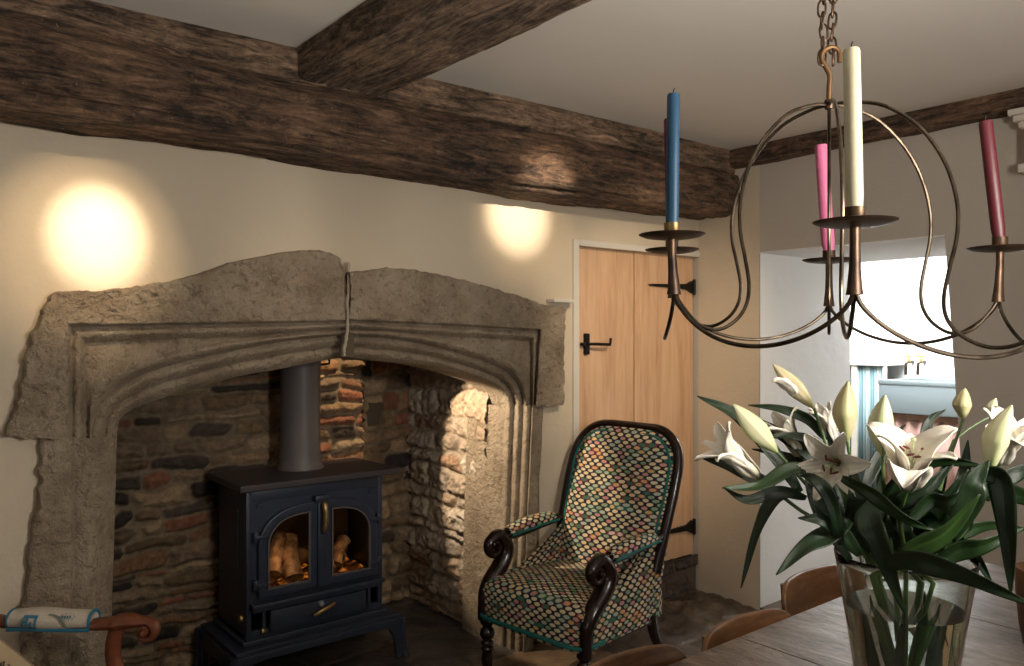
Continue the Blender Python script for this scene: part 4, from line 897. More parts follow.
# ------------------------------------------------------------------ carved armchair at the lower left
lc = thing('carved_armchair', 'polished reddish wooden armchair with scrolled arm and printed cloth arm pad', 'armchair', tuple(W(-1.35, 2.05, 0)), -PHI)
D_ = 2.30
def L(px, py, dd=0.0): return at(px, py, D_+dd)
for k, dd in enumerate((0.0, -.56)):
    if k == 0: sh_ = Vector((0, 0, 0))
    else: sh_ = FW*dd
    def Q(px, py): return L(px, py)+sh_
    b = MB(); P = spline([Q(-95, 604), Q(-50, 610), Q(0, 621), Q(50, 624), Q(97, 624), Q(125, 622)], 30)
    b.tube(P, [.0165]*22+[.0165+.004*i/8 for i in range(8)], 12, True, 1.7)
    b.build('arm', 'red_wood', lc, True)
    # scroll: rail end rolls over and down into a volute
    P = [Q(118, 622), Q(130, 620), Q(140, 621)]
    cx_, cy_ = 146.5, 631
    for i in range(34):
        t = i/33; a = math.radians(-95+430*t); r = 10.5-7.0*t
        P.append(Q(cx_+r*math.cos(a), cy_+r*math.sin(a)))
    b = MB(); b.tube(P, [.022, .020, .015]+[.0125-.004*i/33 for i in range(34)], 12, True, 1.9, hint=tuple(RX*0+Vector((0, 0, 1))) if False else None)
    b.build('scroll', 'red_wood', lc, True)
    b = MB(); b.lathe([(.001, .034), (.007, .031), (.0115, .022), (.0115, -.022), (.007, -.031), (.001, -.034)], Q(146.5, 631), 18, axis=tuple(FW)); b.build('scroll_boss', 'red_wood', lc, True)
    b = MB(); b.tube(spline([Q(118, 626), Q(114, 640), Q(113, 655), Q(118, 672), Q(130, 690), Q(140, 712), Q(138, 735), Q(126, 752)], 30), [.022]*30, 12, True, 1.0); b.build('arm_support', 'red_wood', lc, True)
    # pad
    P = spline([Q(13, 618.5), Q(35, 618), Q(60, 619), Q(94, 619)], 26); V = []; UVs = []
    for i, p in enumerate(P):
        kk = 1-.10*math.cos(i/25*2*PI)
        for j in range(20):
            a = 2*PI*j/20; V.append(p+(Vector((0, 0, 1))*math.cos(a)*.0285+FW*math.sin(a)*.036)*kk*(1+.04*noise.noise(Vector((i*.35, j*.5, 3))))); UVs.append((i/25, j/20))
    pad = mk('arm_pad', V, [tuple(int(q_) for q_ in f_) for f_ in grid_faces(26, 20, False, True)]+[tuple(range(20))[::-1], tuple(range(500, 520))], 'print_cloth', lc, uvs=UVs)
    for i in (0, 25):
        b = MB(); p = P[i]; b.tube([p+(Vector((0, 0, 1))*math.cos(2*PI*j/20)*.0245+FW*math.sin(2*PI*j/20)*.0305) for j in range(21)], .0045, 8); b.build('trim', 'blue_piping', pad, True)
    b = MB(); b.tube([p-FW*.028-Vector((0, 0, .0225)) for p in P], .0055, 8); b.build('trim', 'blue_piping', pad, True)
    if k == 0:
        # printed marks on the cloth facing the room
        def on_pad(s_, h): # s along 0..1, h height -1..1 -> point just proud of the cloth
            i = s_*25; p = P[int(i)].lerp(P[min(25, int(i)+1)], i-int(i)); a = math.radians(90-h*52)
            return p+(Vector((0, 0, 1))*math.cos(a)*.0330-FW*math.sin(a)*.0412)
        def patch(name, poly, mat):
            b = MB(); n = len(poly); b.add([on_pad(*q_) for q_ in poly], [tuple(range(n))]); return b.build(name, mat, pad)
        def seg_patch(name, s0, s1, h0, h1, mat, sk=0):
            b = MB(); n = 8
            vs__ = [on_pad(lerp(s0, s1, u)+sk*h, h) for h in np.linspace(h0, h1, n) for u in np.linspace(0, 1, n)]; b.add(vs__, [tuple(f) for f in grid_faces(n, n)]); return b.build(name, mat, pad, True)
        for h0, h1, s0, s1 in ((.45, .72, .27, .47), (-.85, -.60, .25, .46), (-.60, .45, .255, .285), (-.60, .45, .43, .465), (-.35, .45, .315, .345), (-.60, .10, .372, .402), (.0, .2, .285, .33), (-.30, -.1, .345, .375)):
            seg_patch('printed_crest', s0, s1, h0, h1, 'print_blue', .02)
        for i in range(16):
            t = i/15; seg_patch('printed_wreath', .56+.26*t, .585+.26*t, .75-1.25*t*t, .93-1.25*t*t, 'print_green', .05)
        for i in range(10):
            a = 2*PI*i/10; seg_patch('printed_seal', .80+.07*math.cos(a), .812+.07*math.cos(a), .62+.30*math.sin(a), .70+.30*math.sin(a), 'print_blue')
        for i in range(4): seg_patch('printed_seal', .755+.025*i, .768+.025*i, .50, .76, 'print_blue')
# seat, legs, back (below and left of the picture)
def cb3(X, Y, z): return W(X, Y, z)
b = MB(Matrix.Translation(W(-1.38, 2.05, 0))@Matrix.Rotation(-PHI, 4, 'Z')); LX = b.xf
b.box((-.28, -.27, .40), (.24, .27, .45), .015); b.build('seat', 'red_wood', lc, True)
for (x, y) in ((.22, -.25), (.22, .25)):
    b = MB(LX); b.lathe([(.018, 0), (.024, .02), (.016, .05), (.024, .2), (.030, .33), (.030, .42)], (x, y, 0), 16); b.build('leg', 'red_wood', lc, True)
for y in (-.25, .25):
    b = MB(LX); b.tube(spline([(-.34, y, 0), (-.28, y, .22), (-.26, y, .45), (-.30, y, .75), (-.40, y, 1.0)], 20), .022, 10); b.build('leg', 'red_wood', lc, True)
b = MB(LX); b.box((-.42, -.25, .90), (-.38, .25, 1.0), .012); b.box((-.335, -.25, .60), (-.30, .25, .66), .01); b.build('backrest', 'red_wood', lc, True)

# sack cushion with printed lettering in the corner
cu = thing('cushion', 'cream sack cloth cushion with dark printed letters at the bottom left corner', 'cushion', tuple(at(-12, 690, 2.12)))
c0 = at(-29, 696, 2.14); ex = (RX*.80+Vector((0, 0, -1))*.60).normalized(); ez = (RX*.60+Vector((0, 0, 1))*.80).normalized(); en = ex.cross(ez)
V = []; UVs = []; n = 25
for i in range(n):
    for j in range(n):
        a, c_ = -1+2*i/(n-1), -1+2*j/(n-1); th = .05*(max(0, (1-a**4)*(1-c_**4)))**.5
        V.append(c0+ex*a*.165*(1-.06*c_*c_)+ez*c_*.165*(1-.06*a*a)+en*th); UVs.append((a, c_))
for i in range(n):
    for j in range(n):
        a, c_ = -1+2*i/(n-1), -1+2*j/(n-1); th = .05*(max(0, (1-a**4)*(1-c_**4)))**.5
        V.append(c0+ex*a*.165*(1-.06*c_*c_)+ez*c_*.165*(1-.06*a*a)-en*th); UVs.append((a, c_))
body = mk('cover', V, np.vstack([grid_faces(n, n), grid_faces(n, n)[:, ::-1]+n*n]), 'sack_cloth', cu, uvs=UVs)
def text_obj(name, body_, size, mat, origin, exv, ezv, parent, extr=.0006):
    cu_ = bpy.data.curves.new(name, 'FONT'); cu_.body = body_; cu_.size = size; cu_.extrude = extr; cu_.align_x = 'CENTER'
    o = bpy.data.objects.new(name, cu_); C.objects.link(o); bpy.context.view_layer.update()
    dg = bpy.context.evaluated_depsgraph_get(); me = bpy.data.meshes.new_from_object(o.evaluated_get(dg)); bpy.data.objects.remove(o)
    nv = exv.cross(ezv); V = [origin+exv*v.co.x+ezv*v.co.y+nv*v.co.z for v in me.vertices]; F = [tuple(p.vertices) for p in me.polygons]
    return mk(name, V, F, mat, parent, False)
sgn = -1 if en.dot(CAM-c0) < 0 else 1
text_obj('printed_letters', 'ATIC', .032, 'print_dark', c0+en*.0415*sgn+ez*.136+ex*.052, ex, ez, cu)

# ------------------------------------------------------------------ chandelier
chx, chy, chR, chT = .612, 1.5436, .361, -1.8833
PXY = {0: (855, 222), 1: (672, 235), 2: (672, 250), 3: (829, 260), 4: (1000, 248), 5: (None, None)}
ch = thing('chandelier', 'hand forged iron wire candle chandelier of looping wires hanging over the table', 'chandelier', tuple(W(chx, chy, 1.94)))
cups = []
for k in range(6):
    a = chT-k*PI/3; X, Y = chx+chR*math.cos(a), chy+chR*math.sin(a); px, py = PXY[k]
    if px: X = (px-512)/800*Y; z = 1.5+(HZ-py)/800*Y
    else: X += .035; z = 1.652
    cups.append((X, Y, z))
BASE = []
for k, (X, Y, z) in enumerate(cups):
    c_ = W(X, Y, z-.004)
    b = MB(); b.lathe([(.010, -.004), (.030, -.003), (.050, .000), (.0595, .004), (.0605, .0055), (.0585, .006), (.048, .003), (.03, 0), (.012, .0)], c_, 40); b.build('drip_plate', 'iron_brown', ch, True, 60)
    b = MB(); b.lathe([(.0125, .0), (.0145, .002), (.0145, .024), (.0150, .026), (.0128, .026), (.0122, .004), (.001, .004)], c_, 24); b.build('candle_cup', 'brass_dull' if k == 1 else 'iron_brown', ch, True, 60)
    inw = (W(chx, chy, z)-c_).normalized(); base = c_+Vector((0, 0, -.105))+inw*(.004); BASE.append(base)
    b = MB(); b.tube([c_+Vector((0, 0, -.002)), c_+Vector((0, 0, -.03)), c_+Vector((0, 0, -.065))+inw*.002, base+Vector((0, 0, .012)), base], [.0090, .0090, .0102, .0130, .0150], 14, True, .8); b.build('stem', 'iron_brown', ch, True, 60)
for k in range(6):
    A = BASE[k]; B = BASE[(k+1) % 6]; cen = W(chx, chy, A.z); P = []
    n = 44
    for i in range(n):
        t = i/(n-1); s_ = math.sin(PI*t)**.62; p = A.lerp(B, t); out = (p-cen); out.z = 0
        P.append(p+out.normalized()*(.018*math.sin(PI*t))+Vector((0, 0, -.092*s_+.006)))
    b = MB(); b.tube(P, .0038, 8); b.build('swag_wire', 'iron_wire', ch, True)
prof = [(.0, 1.944), (.10, 1.942), (.27, 1.922), (.43, 1.872), (.535, 1.810), (.585, 1.745), (.585, 1.69), (.555, 1.64), (.53, 1.59), (.545, 1.552), (.61, 1.522), (.72, 1.504), (.84, 1.512), (.95, 1.548), (1.0, 1.575)]
hub = W(chx, chy, 0)
for k in range(6):
    X, Y, z = cups[k]; d = BASE[k]-hub; d.z = 0; dz = z-.105-1.572
    P = spline([hub+d*r+Vector((0, 0, zz+dz*max(0, min(1, (1.9-zz)/.3)))) for r, zz in prof], 70)
    b = MB(); b.tube(P, .0036, 8); b.build('dome_wire', 'iron_wire', ch, True)
# hook
H0 = W(chx, chy, 0); e1 = RX
b = MB(); b.tube(spline([H0+Vector((0, 0, z))+e1*x for x, z in ((0, 1.938), (0, 1.975), (.001, 2.000), (-.006, 2.016), (-.014, 2.030), (-.013, 2.044), (-.003, 2.053), (.010, 2.054), (.019, 2.046), (.020, 2.026))], 36), [.0052]*26+[.0048]*10, 10); b.build('hook', 'rust_iron', ch, True)
b = MB(); b.lathe([(.001, .012), (.008, .010), (.010, 0), (.008, -.008), (.001, -.010)], W(chx, chy, 1.944), 16); b.build('hub', 'iron_brown', ch, True)
cn = thing('chain', 'doubled blackened iron chain holding the chandelier hook', 'chain', tuple(W(chx, chy, 2.07)))
def link_mesh():
    b = MB(); P = []
    for i in range(24):
        a = 2*PI*i/24; P.append((.0072*math.cos(a), 0, .0125*math.sin(a)+(.004 if math.sin(a) > 0 else -.004)*min(1, abs(math.sin(a))*3)))
    n = 8; vs_ = []
    for i in range(24):
        p = Vector(P[i]); t = (Vector(P[(i+1) % 24])-Vector(P[i-1])).normalized(); up = Vector((0, 1, 0)); sd = t.cross(up)
        for k in range(n): vs_.append(p+(up*math.cos(2*PI*k/n)+sd*math.sin(2*PI*k/n))*.0021)
    b.add(vs_, [tuple(f) for f in grid_faces(24, n, True, True)]); return b
lk = None
for s_ in (-1, 1):
    z = 2.036; i = 0
    while z < 2.515:
        if lk is None: lk = link_mesh().build('chain_link', 'iron_brown', None, True); o = lk
        else: o = lk.copy(); C.objects.link(o)
        p = W(chx, chy, z)+e1*(s_*.0095-.003+.0015*math.sin(i*1.7+s_))+FW*(.003*math.sin(i*2.1)); o.parent = cn
        o.matrix_parent_inverse = Matrix.Identity(4); o.location = p-cn.location; o.rotation_euler = (random.uniform(-.12, .12), random.uniform(-.12, .12), (i % 2)*PI/2+.6*s_-PHI+.5); z += .0235; i += 1
b = MB(); b.tube([W(chx, chy, 2.50)+e1*.012*math.cos(a)+Vector((0, 0, .012*math.sin(a))) for a in np.linspace(0, 2*PI, 20)], .003, 8); b.tube([W(chx, chy, 2.51), W(chx, chy, 2.535)], .004, 8); b.build('ceiling_eye', 'iron_brown', cn, True)
# candles
CND = [(0, (851.5, 49), .0126, 'wax_ivory', 'tall ivory candle on the nearest arm of the chandelier'), (1, (673.5, 94), .0120, 'wax_blue', 'tall blue candle on the left arm of the chandelier'),
       (2, (669, 119), .0122, 'wax_crimson', 'dark red candle mostly hidden behind the blue candle'), (3, (821, 145), .0150, 'wax_pink', 'leaning pink candle on the rear arm of the chandelier'),
       (4, (985.5, 121), .0132, 'wax_red', 'deep red candle leaning left on the right arm of the chandelier')]
for k, (px, py), r, mt, lab in CND:
    X, Y, z = cups[k]; p0 = W(X, Y, z+.005); p1 = at(px, py, Y); ax = (p1-p0); Ln = ax.length; ax.normalize()
    t = thing('candle', lab, 'candle', tuple(p0), 0, 'coloured dinner candles in the chandelier')
    b = MB(); rb = min(r, .0118); b.lathe([(rb*.95, 0), (rb, .020), (r, .035), (r, Ln*.5), (r*.97, Ln-.004), (r*.85, Ln), (r*.4, Ln-.002), (.001, Ln-.003)], p0, 24, axis=tuple(ax)); b.build('wax', mt, t, True, 50)
    b = MB(); q = p0+ax*Ln; b.tube([q-ax*.004, q+ax*.006, q+ax*.011+RX*.002], .0012, 6); b.build('wick', 'wick', t, True)

# ------------------------------------------------------------------ vase, water, lilies
VX, VY = .662, 1.35
vc = W(VX, VY, .75)
def vr(h): return .062+.049*(h/.378)**1.35       # outer radius over height
hs = np.linspace(0, .378, 26)
b = MB(); b.lathe([(vr(0)-.004, .0005)]+[(vr(h), h+.001) for h in hs[1:]]+[(vr(.378)-.002, .381)]+[(vr(h)-.0042, h) for h in hs[::-1][:-2]]+[(vr(.02)-.010, .018), (.001, .016)], vc, 64)
tag(b.build('vase', 'vase_glass', None, True, 70), 'tapered clear glass vase of lilies standing on the table', 'vase')
b = MB(); hw_ = [h for h in np.linspace(.021, .293, 20)]
b.lathe([(.001, .0175), (vr(.02)-.012, .0195)]+[(vr(h)-.0046, h) for h in hw_]+[(.001, .293)], vc, 64)
tag(b.build('water', 'water', None, True, 60), 'clear water filling most of the glass vase', 'water', kind='stuff')

def petal_mesh(base, axis, phi, Ln, wd, th0, th1, cup=.35, curl=0.0, green=.35, refl=None, twist=0):
    axis = Vector(axis).normalized(); a = Vector((0, 0, 1)) if abs(axis.z) < .9 else Vector((1, 0, 0)); u = axis.cross(a).normalized(); v = axis.cross(u)
    rad = u*math.cos(phi)+v*math.sin(phi); tan = axis.cross(rad)
    n, m_ = 18, 9; p = Vector(base)+rad*.003; V = []; Cs = []; UVs = []; step_ = Ln/(n-1)
    for i in range(n):
        t = i/(n-1); th = th0+(th1-th0)*t**1.4+curl*max(0, t-.55)**1.5*3; d = axis*math.cos(th)+rad*math.sin(th); nrm = -axis*math.sin(th)+rad*math.cos(th)
        if i: p = p+d*step_
        w = wd*(math.sin(PI*min(1, .10+.90*t)**.85)**.75)*(1 if t < .98 else .3)+.0015
        for j in range(m_):
            c_ = -1+2*j/(m_-1); V.append(p+tan*(c_*w*.5)-nrm*(cup*w*.5*c_*c_*-1)*-1+nrm*(.0012*math.cos(c_*PI*3))+nrm*.0015*math.sin(t*17+j)*abs(c_))
            g = math.exp(-(c_/.22)**2)*green*(1-t*.6)+.5*green*max(0, 1-t*3.2); base_c = np.array((.80, .75, .66)); gc = np.array((.50, .58, .20)); Cs.append(base_c*(1-min(1, g))+gc*min(1, g)); UVs.append((c_*.5, t))
    return V, Cs, UVs, n, m_
def add_petal(parent, *a, **k):
    V, Cs, UVs, n, m_ = petal_mesh(*a, **k); o = mk('petal', V, grid_faces(n, m_), 'petal', parent, cols=Cs, uvs=UVs); md = o.modifiers.new('s', 'SOLIDIFY'); md.thickness = .0012; return o
def flower(stem, base, tip, Ln, wd, th, curl=.5, cup=.3, rot=0, stam=True, lens=None, green=.3):
    """base: calyx, tip: where it points; six petals with opening th"""
    axis = (Vector(tip)-Vector(base)).normalized()
    f = MB(); f.lathe([(.0035, -.006), (.006, 0), (.007, .006), (.004, .01)], base, 12, axis=tuple(axis)); fo = f.build('flower', 'stem_green', stem, True)
    for k in range(6):
        t0, t1 = th[k % len(th)] if isinstance(th, list) else th
        l = Ln*(lens[k] if lens else (1 if k % 2 else .95)); add_petal(fo, base, axis, rot+k*PI/3, l, wd*(1.0 if k % 2 else .68), t0, t1, cup=cup*(1 if k % 2 else .6), curl=curl, green=green)
    if stam:
        a = Vector((0, 0, 1)); u = axis.cross(a).normalized(); v = axis.cross(u)
        for k in range(6):
            an = rot+k*PI/3+.3+.35*math.sin(k*2.3); sl_ = .42+.16*abs(math.sin(k*1.9+rot)); r = u*math.cos(an)+v*math.sin(an); P = spline([Vector(base)+r*.003, Vector(base)+axis*Ln*.35+r*.004, Vector(base)+axis*Ln*sl_+r*(.006+.008*abs(math.cos(k*1.3)))], 8)
            s_ = MB(); s_.tube(P, .0009, 6); so = s_.build('stamen', 'filament', fo, True)
            s_ = MB(); tq = (axis.cross(r)*math.cos(k*1.7)+r*math.sin(k*1.7)+axis*.5).normalized(); s_.tube([P[-1]-tq*.006, P[-1]-tq*.003, P[-1]+tq*.003, P[-1]+tq*.006], [.0008, .0018, .0018, .0008], 8); tag(s_.build('anther', 'anther', fo, True))
        s_ = MB(); s_.tube([Vector(base), Vector(base)+axis*Ln*.68], [.0014, .0018], 8); s_.lathe([(.001, .004), (.004, .002), (.003, -.002), (.001, -.003)], Vector(base)+axis*Ln*.69, 10, axis=tuple(axis)); s_.build('pistil', 'filament', fo, True)
    return fo
def bud(stem, base, tip, r, split=0.0, green=.5, warm=0):
    base, tip = Vector(base), Vector(tip); ax = tip-base; Ln = ax.length; ax.normalize(); a = Vector((0, 0, 1)) if abs(ax.z) < .9 else Vector((1, 0, 0)); u = ax.cross(a).normalized(); v = ax.cross(u)
    n, m_ = 34, 36; V = []; Cs = []; UVs = []
    for i in range(n):
        t = i/(n-1); rr = r*(math.sin(PI*(t*.94+.04)**.80)**.85) if t < .995 else .0008
        rr = r*(1.0*(t/.42)**.55 if t < .42 else (1-((t-.42)/.60)**1.9)) if True else rr
        rr = max(rr, .0012 if t > .5 else .003)
        bend = u*(.05*Ln*math.sin(PI*t))
        for k in range(m_):
            an = 2*PI*k/m_; lob = 1+.10*math.cos(3*an)*min(1, t*3)+.035*math.cos(6*an+.6); V.append(base+ax*Ln*t+bend+(u*math.cos(an)+v*math.sin(an))*rr*lob)
            rdg = max(0, math.cos(3*an))**4; g = min(1, green*(.45+.75*rdg)+.55*max(0, 1-t*3.5)*green*1.6+max(0, t-.88)*3*green); c0_ = np.array((.74, .70, .50)) if not warm else np.array((.62, .52, .34)); gc = np.array((.26, .36, .07)); seam = .75+.25*abs(math.cos(1.5*an+PI/2))**.3
            Cs.append((c0_*(1-g)+gc*g)*seam); UVs.append((k/m_, t))
    F = grid_faces(n, m_, False, True); o = mk('bud', V, F, 'petal', stem, cols=Cs, uvs=UVs)
    if split:
        an = split; rd = u*math.cos(an)+v*math.sin(an); add_petal(o, base+ax*Ln*.38+rd*r*.8, ax, an, Ln*.52, r*1.3, .05, .75, cup=.3, curl=.9, green=.15)
    return o
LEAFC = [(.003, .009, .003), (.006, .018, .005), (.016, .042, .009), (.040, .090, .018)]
def leaf(stem, pts, wd, shade=1, roll=0.0, fold=.22):
    """pts: (px, py, depth) along the midrib"""
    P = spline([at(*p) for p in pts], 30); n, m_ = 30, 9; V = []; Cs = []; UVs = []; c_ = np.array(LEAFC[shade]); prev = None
    for i, p in enumerate(P):
        t = i/(n-1); tg = (P[min(i+1, n-1)]-P[max(0, i-1)]).normalized(); view = (CAM-p).normalized(); sd = tg.cross(view).normalized(); sd = Matrix.Rotation(roll+.25*math.sin(t*3), 3, tg)@sd
        if prev is not None and sd.dot(prev) < 0: sd = -sd
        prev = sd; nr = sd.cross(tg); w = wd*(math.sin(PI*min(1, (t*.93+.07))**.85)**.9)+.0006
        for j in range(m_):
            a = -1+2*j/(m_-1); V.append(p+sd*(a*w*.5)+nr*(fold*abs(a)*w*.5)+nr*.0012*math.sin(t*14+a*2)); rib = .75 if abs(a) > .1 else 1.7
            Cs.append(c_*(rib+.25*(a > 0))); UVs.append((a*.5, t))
    o = mk('leaf', V, grid_faces(n, m_), 'leaf', stem, cols=Cs, uvs=UVs); md = o.modifiers.new('s', 'SOLIDIFY'); md.thickness = .0007; return o
def lily(label, base_px, via=None, foot=None):
    t = thing('lily', label, 'flower', tuple(vc), 0, 'white lilies in the vase'); hb = at(*base_px); d = hb-W(VX, VY, 1.13); dh = Vector((d.x, d.y, 0)); dh = dh.normalized() if dh.length > .01 else RX
    ex_ = W(VX, VY, 1.128)+dh*min(.080, dh.length+.03 if False else .062)
    ft = W(VX, VY, .775)-dh*.035+Vector((random.uniform(-.008, .008), random.uniform(-.008, .008), 0)) if foot is None else foot
    P = spline([ft, W(VX, VY, .95)+dh*.012, ex_]+([at(*v_) for v_ in via] if via else [])+[hb], 40)
    b = MB(); b.tube(P, [.0048-.0022*i/39 for i in range(40)], 8); b.build('stem', 'stem_green', t, True); return t, hb
def A(*p): return at(*p)

s1, hb = lily('lily stem with the topmost cream bud splitting open, leaning upper left', (814, 408, 1.42), [(838, 480, 1.40)])
bud(s1, hb, A(773, 364, 1.44), .0155, split=2.6, green=.28, warm=1)
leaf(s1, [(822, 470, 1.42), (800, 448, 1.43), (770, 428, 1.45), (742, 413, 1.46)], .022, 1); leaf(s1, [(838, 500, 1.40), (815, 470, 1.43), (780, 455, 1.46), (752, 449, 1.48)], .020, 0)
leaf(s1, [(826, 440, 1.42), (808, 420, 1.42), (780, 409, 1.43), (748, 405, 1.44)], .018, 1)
s2, hb = lily('lily stem with a fat green-white bud at the left, above the open side flower', (777, 452, 1.36), [(820, 500, 1.36)])
bud(s2, hb, A(733, 404, 1.36), .0185, green=.50)
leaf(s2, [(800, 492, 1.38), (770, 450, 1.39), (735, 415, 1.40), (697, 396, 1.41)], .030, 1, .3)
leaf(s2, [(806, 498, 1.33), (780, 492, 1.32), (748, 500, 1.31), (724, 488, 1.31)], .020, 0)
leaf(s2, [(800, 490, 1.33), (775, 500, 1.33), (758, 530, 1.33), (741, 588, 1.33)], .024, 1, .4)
s3, hb = lily('lily with half-open white flower pointing left, the leftmost bloom', (757, 476, 1.35), [(800, 510, 1.33)])
flower(s3, hb, A(712, 436, 1.34), .115, .034, [(.10, .30), (.12, .52), (.08, .75), (.12, .42)], curl=.8, cup=.45, rot=.4, stam=False, green=.6)
leaf(s3, [(775, 490, 1.37), (755, 478, 1.38), (728, 466, 1.38), (698, 456, 1.38)], .026, 1, .2)
leaf(s3, [(815, 470, 1.31), (790, 470, 1.30), (760, 486, 1.29), (722, 488, 1.28)], .026, 2, .35)
leaf(s3, [(850, 520, 1.28), (830, 535, 1.26), (805, 548, 1.25), (776, 575, 1.24)], .034, 1, .3)
s4, hb = lily('lily with small half-open white flower behind the star shaped one', (800, 455, 1.44), [(835, 500, 1.40)])
flower(s4, hb, A(777, 412, 1.44), .095, .028, [(.12, .35), (.15, .70), (.10, .5)], curl=.9, cup=.4, rot=1.0, stam=False, green=.35)
leaf(s4, [(832, 455, 1.42), (815, 442, 1.42), (790, 436, 1.42), (760, 438, 1.42)], .018, 1, .2)
s5, hb = lily('lily with open star shaped white flower facing the viewer, left of centre', (838, 462, 1.31), [(852, 510, 1.32)])
flower(s5, hb, A(822, 470, 1.24), .080, .034, (.40, 1.45), curl=.3, cup=.25, rot=.15, stam=True, green=.3)
leaf(s5, [(842, 545, 1.25), (830, 500, 1.24), (815, 480, 1.25), (800, 475, 1.27)], .022, 0); leaf(s5, [(850, 560, 1.30), (825, 520, 1.32), (812, 490, 1.34), (806, 470, 1.36)], .026, 1)
leaf(s5, [(842, 478, 1.25), (870, 492, 1.22), (900, 515, 1.20), (932, 531, 1.19)], .026, 2, .5); leaf(s5, [(860, 555, 1.27), (838, 530, 1.26), (822, 520, 1.25), (798, 518, 1.25)], .028, 1)
s6, hb = lily('lily stem with an upright closed bud between the two open flowers', (847, 441, 1.36), [(856, 490, 1.36)])
bud(s6, hb, A(848, 381, 1.36), .0195, green=.45, warm=1)
leaf(s6, [(860, 500, 1.38), (872, 470, 1.40), (890, 440, 1.42), (905, 425, 1.43)], .022, 0); leaf(s6, [(856, 510, 1.36), (842, 480, 1.37), (834, 455, 1.38), (826, 428, 1.39)], .018, 1)
s7, hb = lily('lily stem with plump upright bud in front of the sink', (883, 456, 1.27), [(884, 490, 1.27)])
bud(s7, hb, A(885, 395, 1.27), .0195, green=.52)
leaf(s7, [(884, 500, 1.26), (900, 480, 1.24), (935, 460, 1.22), (985, 466, 1.21)], .036, 1, .6); leaf(s7, [(884, 510, 1.25), (905, 500, 1.23), (930, 485, 1.22), (955, 462, 1.22)], .026, 0)
leaf(s7, [(880, 500, 1.24), (870, 520, 1.22), (880, 545, 1.20), (905, 615, 1.19)], .044, 0, .2)
s8, hb = lily('lily with the largest open white flower and curling petals, right of centre', (908, 487, 1.21), [(900, 520, 1.25)])
flower(s8, hb, A(915, 425, 1.17), .118, .060, [(.20, .55), (.35, 1.6), (.25, .9), (.20, .70), (.35, 1.9), (.28, 1.2)], curl=.75, cup=.30, rot=.9, stam=True, green=.22)
leaf(s8, [(895, 560, 1.22), (915, 548, 1.20), (948, 530, 1.18), (980, 494, 1.16)], .036, 3, .4); leaf(s8, [(885, 565, 1.20), (915, 560, 1.16), (965, 575, 1.12), (1035, 607, 1.09)], .036, 1, .35)
leaf(s8, [(910, 520, 1.22), (930, 500, 1.22), (950, 500, 1.22), (985, 480, 1.23)], .030, 1, .5)
s9, hb = lily('lily stem with a small olive bud on a thin stalk above the right leaves', (963, 419, 1.42), [(940, 490, 1.38)])
bud(s9, hb, A(965, 388, 1.42), .0150, green=.42, warm=1)
leaf(s9, [(945, 520, 1.36), (958, 540, 1.34), (975, 555, 1.33), (995, 590, 1.33)], .022, 1); leaf(s9, [(935, 540, 1.38), (955, 535, 1.40), (990, 525, 1.42), (1030, 530, 1.44)], .024, 2, .3)
leaf(s9, [(930, 470, 1.40), (925, 440, 1.41), (930, 420, 1.42), (945, 410, 1.43)], .018, 0); leaf(s9, [(920, 560, 1.34), (950, 520, 1.36), (962, 480, 1.38), (968, 440, 1.40)], .034, 1, .2)
s10, hb = lily('lily stem with a long pointed bud at the right in front of white petals', (990, 470, 1.22), [(955, 520, 1.24)])
bud(s10, hb, A(1012, 405, 1.21), .0185, green=.5)
leaf(s10, [(985, 475, 1.20), (1000, 480, 1.19), (1008, 530, 1.18), (1011, 595, 1.18)], .036, 0, .2); leaf(s10, [(975, 490, 1.22), (1000, 490, 1.24), (1030, 500, 1.26), (1060, 520, 1.28)], .028, 1)
leaf(s10, [(950, 540, 1.20), (970, 500, 1.19), (975, 480, 1.19), (990, 460, 1.19)], .036, 1); leaf(s10, [(935, 565, 1.24), (960, 550, 1.23), (985, 545, 1.22), (1024, 528, 1.22)], .032, 2, .3)
s11, hb = lily('lily with white flower opening at the right picture edge', (1000, 462, 1.34), [(965, 530, 1.32)])
flower(s11, hb, A(1012, 425, 1.31), .105, .044, [(.2, .5), (.25, .9), (.2, 1.2)], curl=.7, cup=.35, rot=.3, stam=False, green=.2)
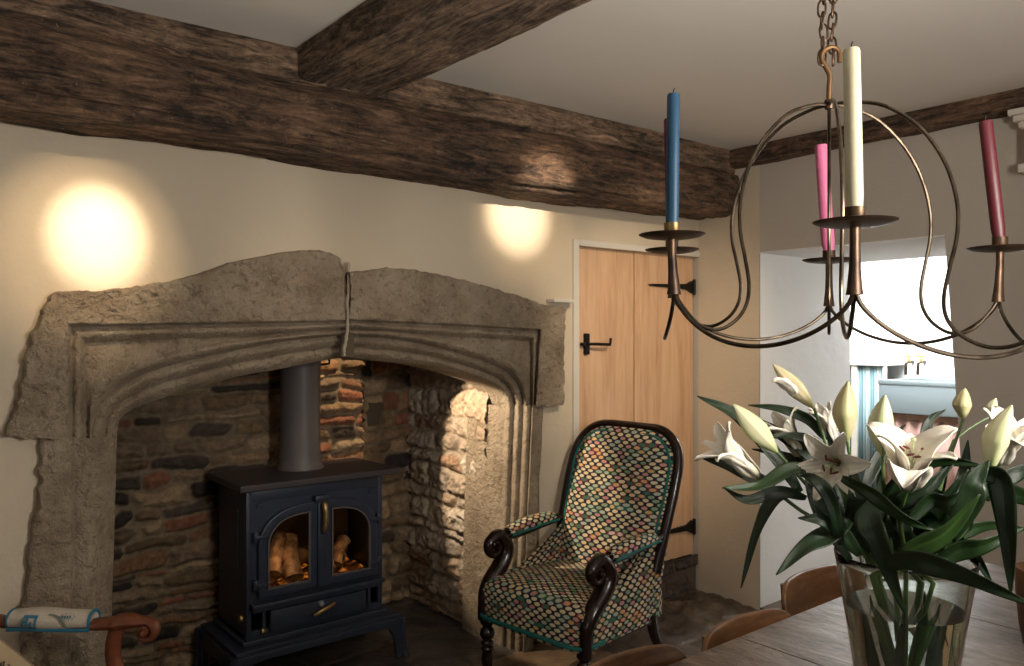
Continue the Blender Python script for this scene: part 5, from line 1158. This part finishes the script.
leaf(s11, [(985, 500, 1.34), (1005, 480, 1.34), (1030, 470, 1.35), (1060, 480, 1.36)], .026, 0)
s12, hb = lily('lily stem with a tiny pale bud between the small olive bud and right edge flower', (954, 440, 1.44), [(930, 500, 1.40)])
P12 = spline([hb, A(975, 425, 1.45), A(990, 417, 1.45)], 10); b = MB(); b.tube(P12, .0018, 8); b.build('side_stem', 'stem_green', s12, True); bud(s12, P12[-1], A(996, 398, 1.45), .0095, green=.3)
leaf(s12, [(940, 530, 1.40), (915, 500, 1.42), (900, 470, 1.44), (898, 448, 1.46)], .026, 1)
s13, hb = lily('lily stem with a narrow white flower peeping between star flower and upright bud', (834, 440, 1.46), [(850, 500, 1.42)])
flower(s13, hb, A(822, 408, 1.46), .075, .024, [(.1, .3), (.12, .55)], curl=.6, cup=.4, rot=.2, stam=False, green=.15)
leaf(s13, [(870, 560, 1.42), (850, 520, 1.45), (838, 490, 1.47), (830, 465, 1.49)], .030, 0)
# leaves crowding the neck of the vase
R_ = random.Random(5)
for i in range(22):
    st = [s1, s2, s3, s4, s5, s6, s7, s8, s9, s10, s11, s12, s13][i % 13]; px = R_.uniform(845, 965); x1 = px+R_.uniform(-60, 60)
    leaf(st, [(R_.uniform(870, 940), 560, 1.35+R_.uniform(-.05, .05)), (px, 530, 1.32+R_.uniform(-.06, .1)), ((px+x1)/2, 500, 1.33+R_.uniform(-.08, .1)), (x1, R_.uniform(455, 500), 1.34+R_.uniform(-.08, .12))], R_.uniform(.024, .036), R_.choice((0, 0, 1, 1, 2)), R_.uniform(-.5, .6))
# leaves on the stems under water
for i in range(5):
    st = [s2, s5, s7, s8, s9][i]; a = 2*PI*i/5; x, y = VX+.03*math.cos(a), VY+.03*math.sin(a)
    p0 = W(x, y, .90); p1 = W(VX+.055*math.cos(a+.5), VY+.055*math.sin(a+.5), 1.06)
    def topx(p): r = p-CAM; d = r.dot(FW); return (512+800*r.dot(RX)/d, HZ-800*r.z/d, d)
    leaf(st, [topx(p0), topx(p0.lerp(p1, .4)), topx(p1)], .016, 2)
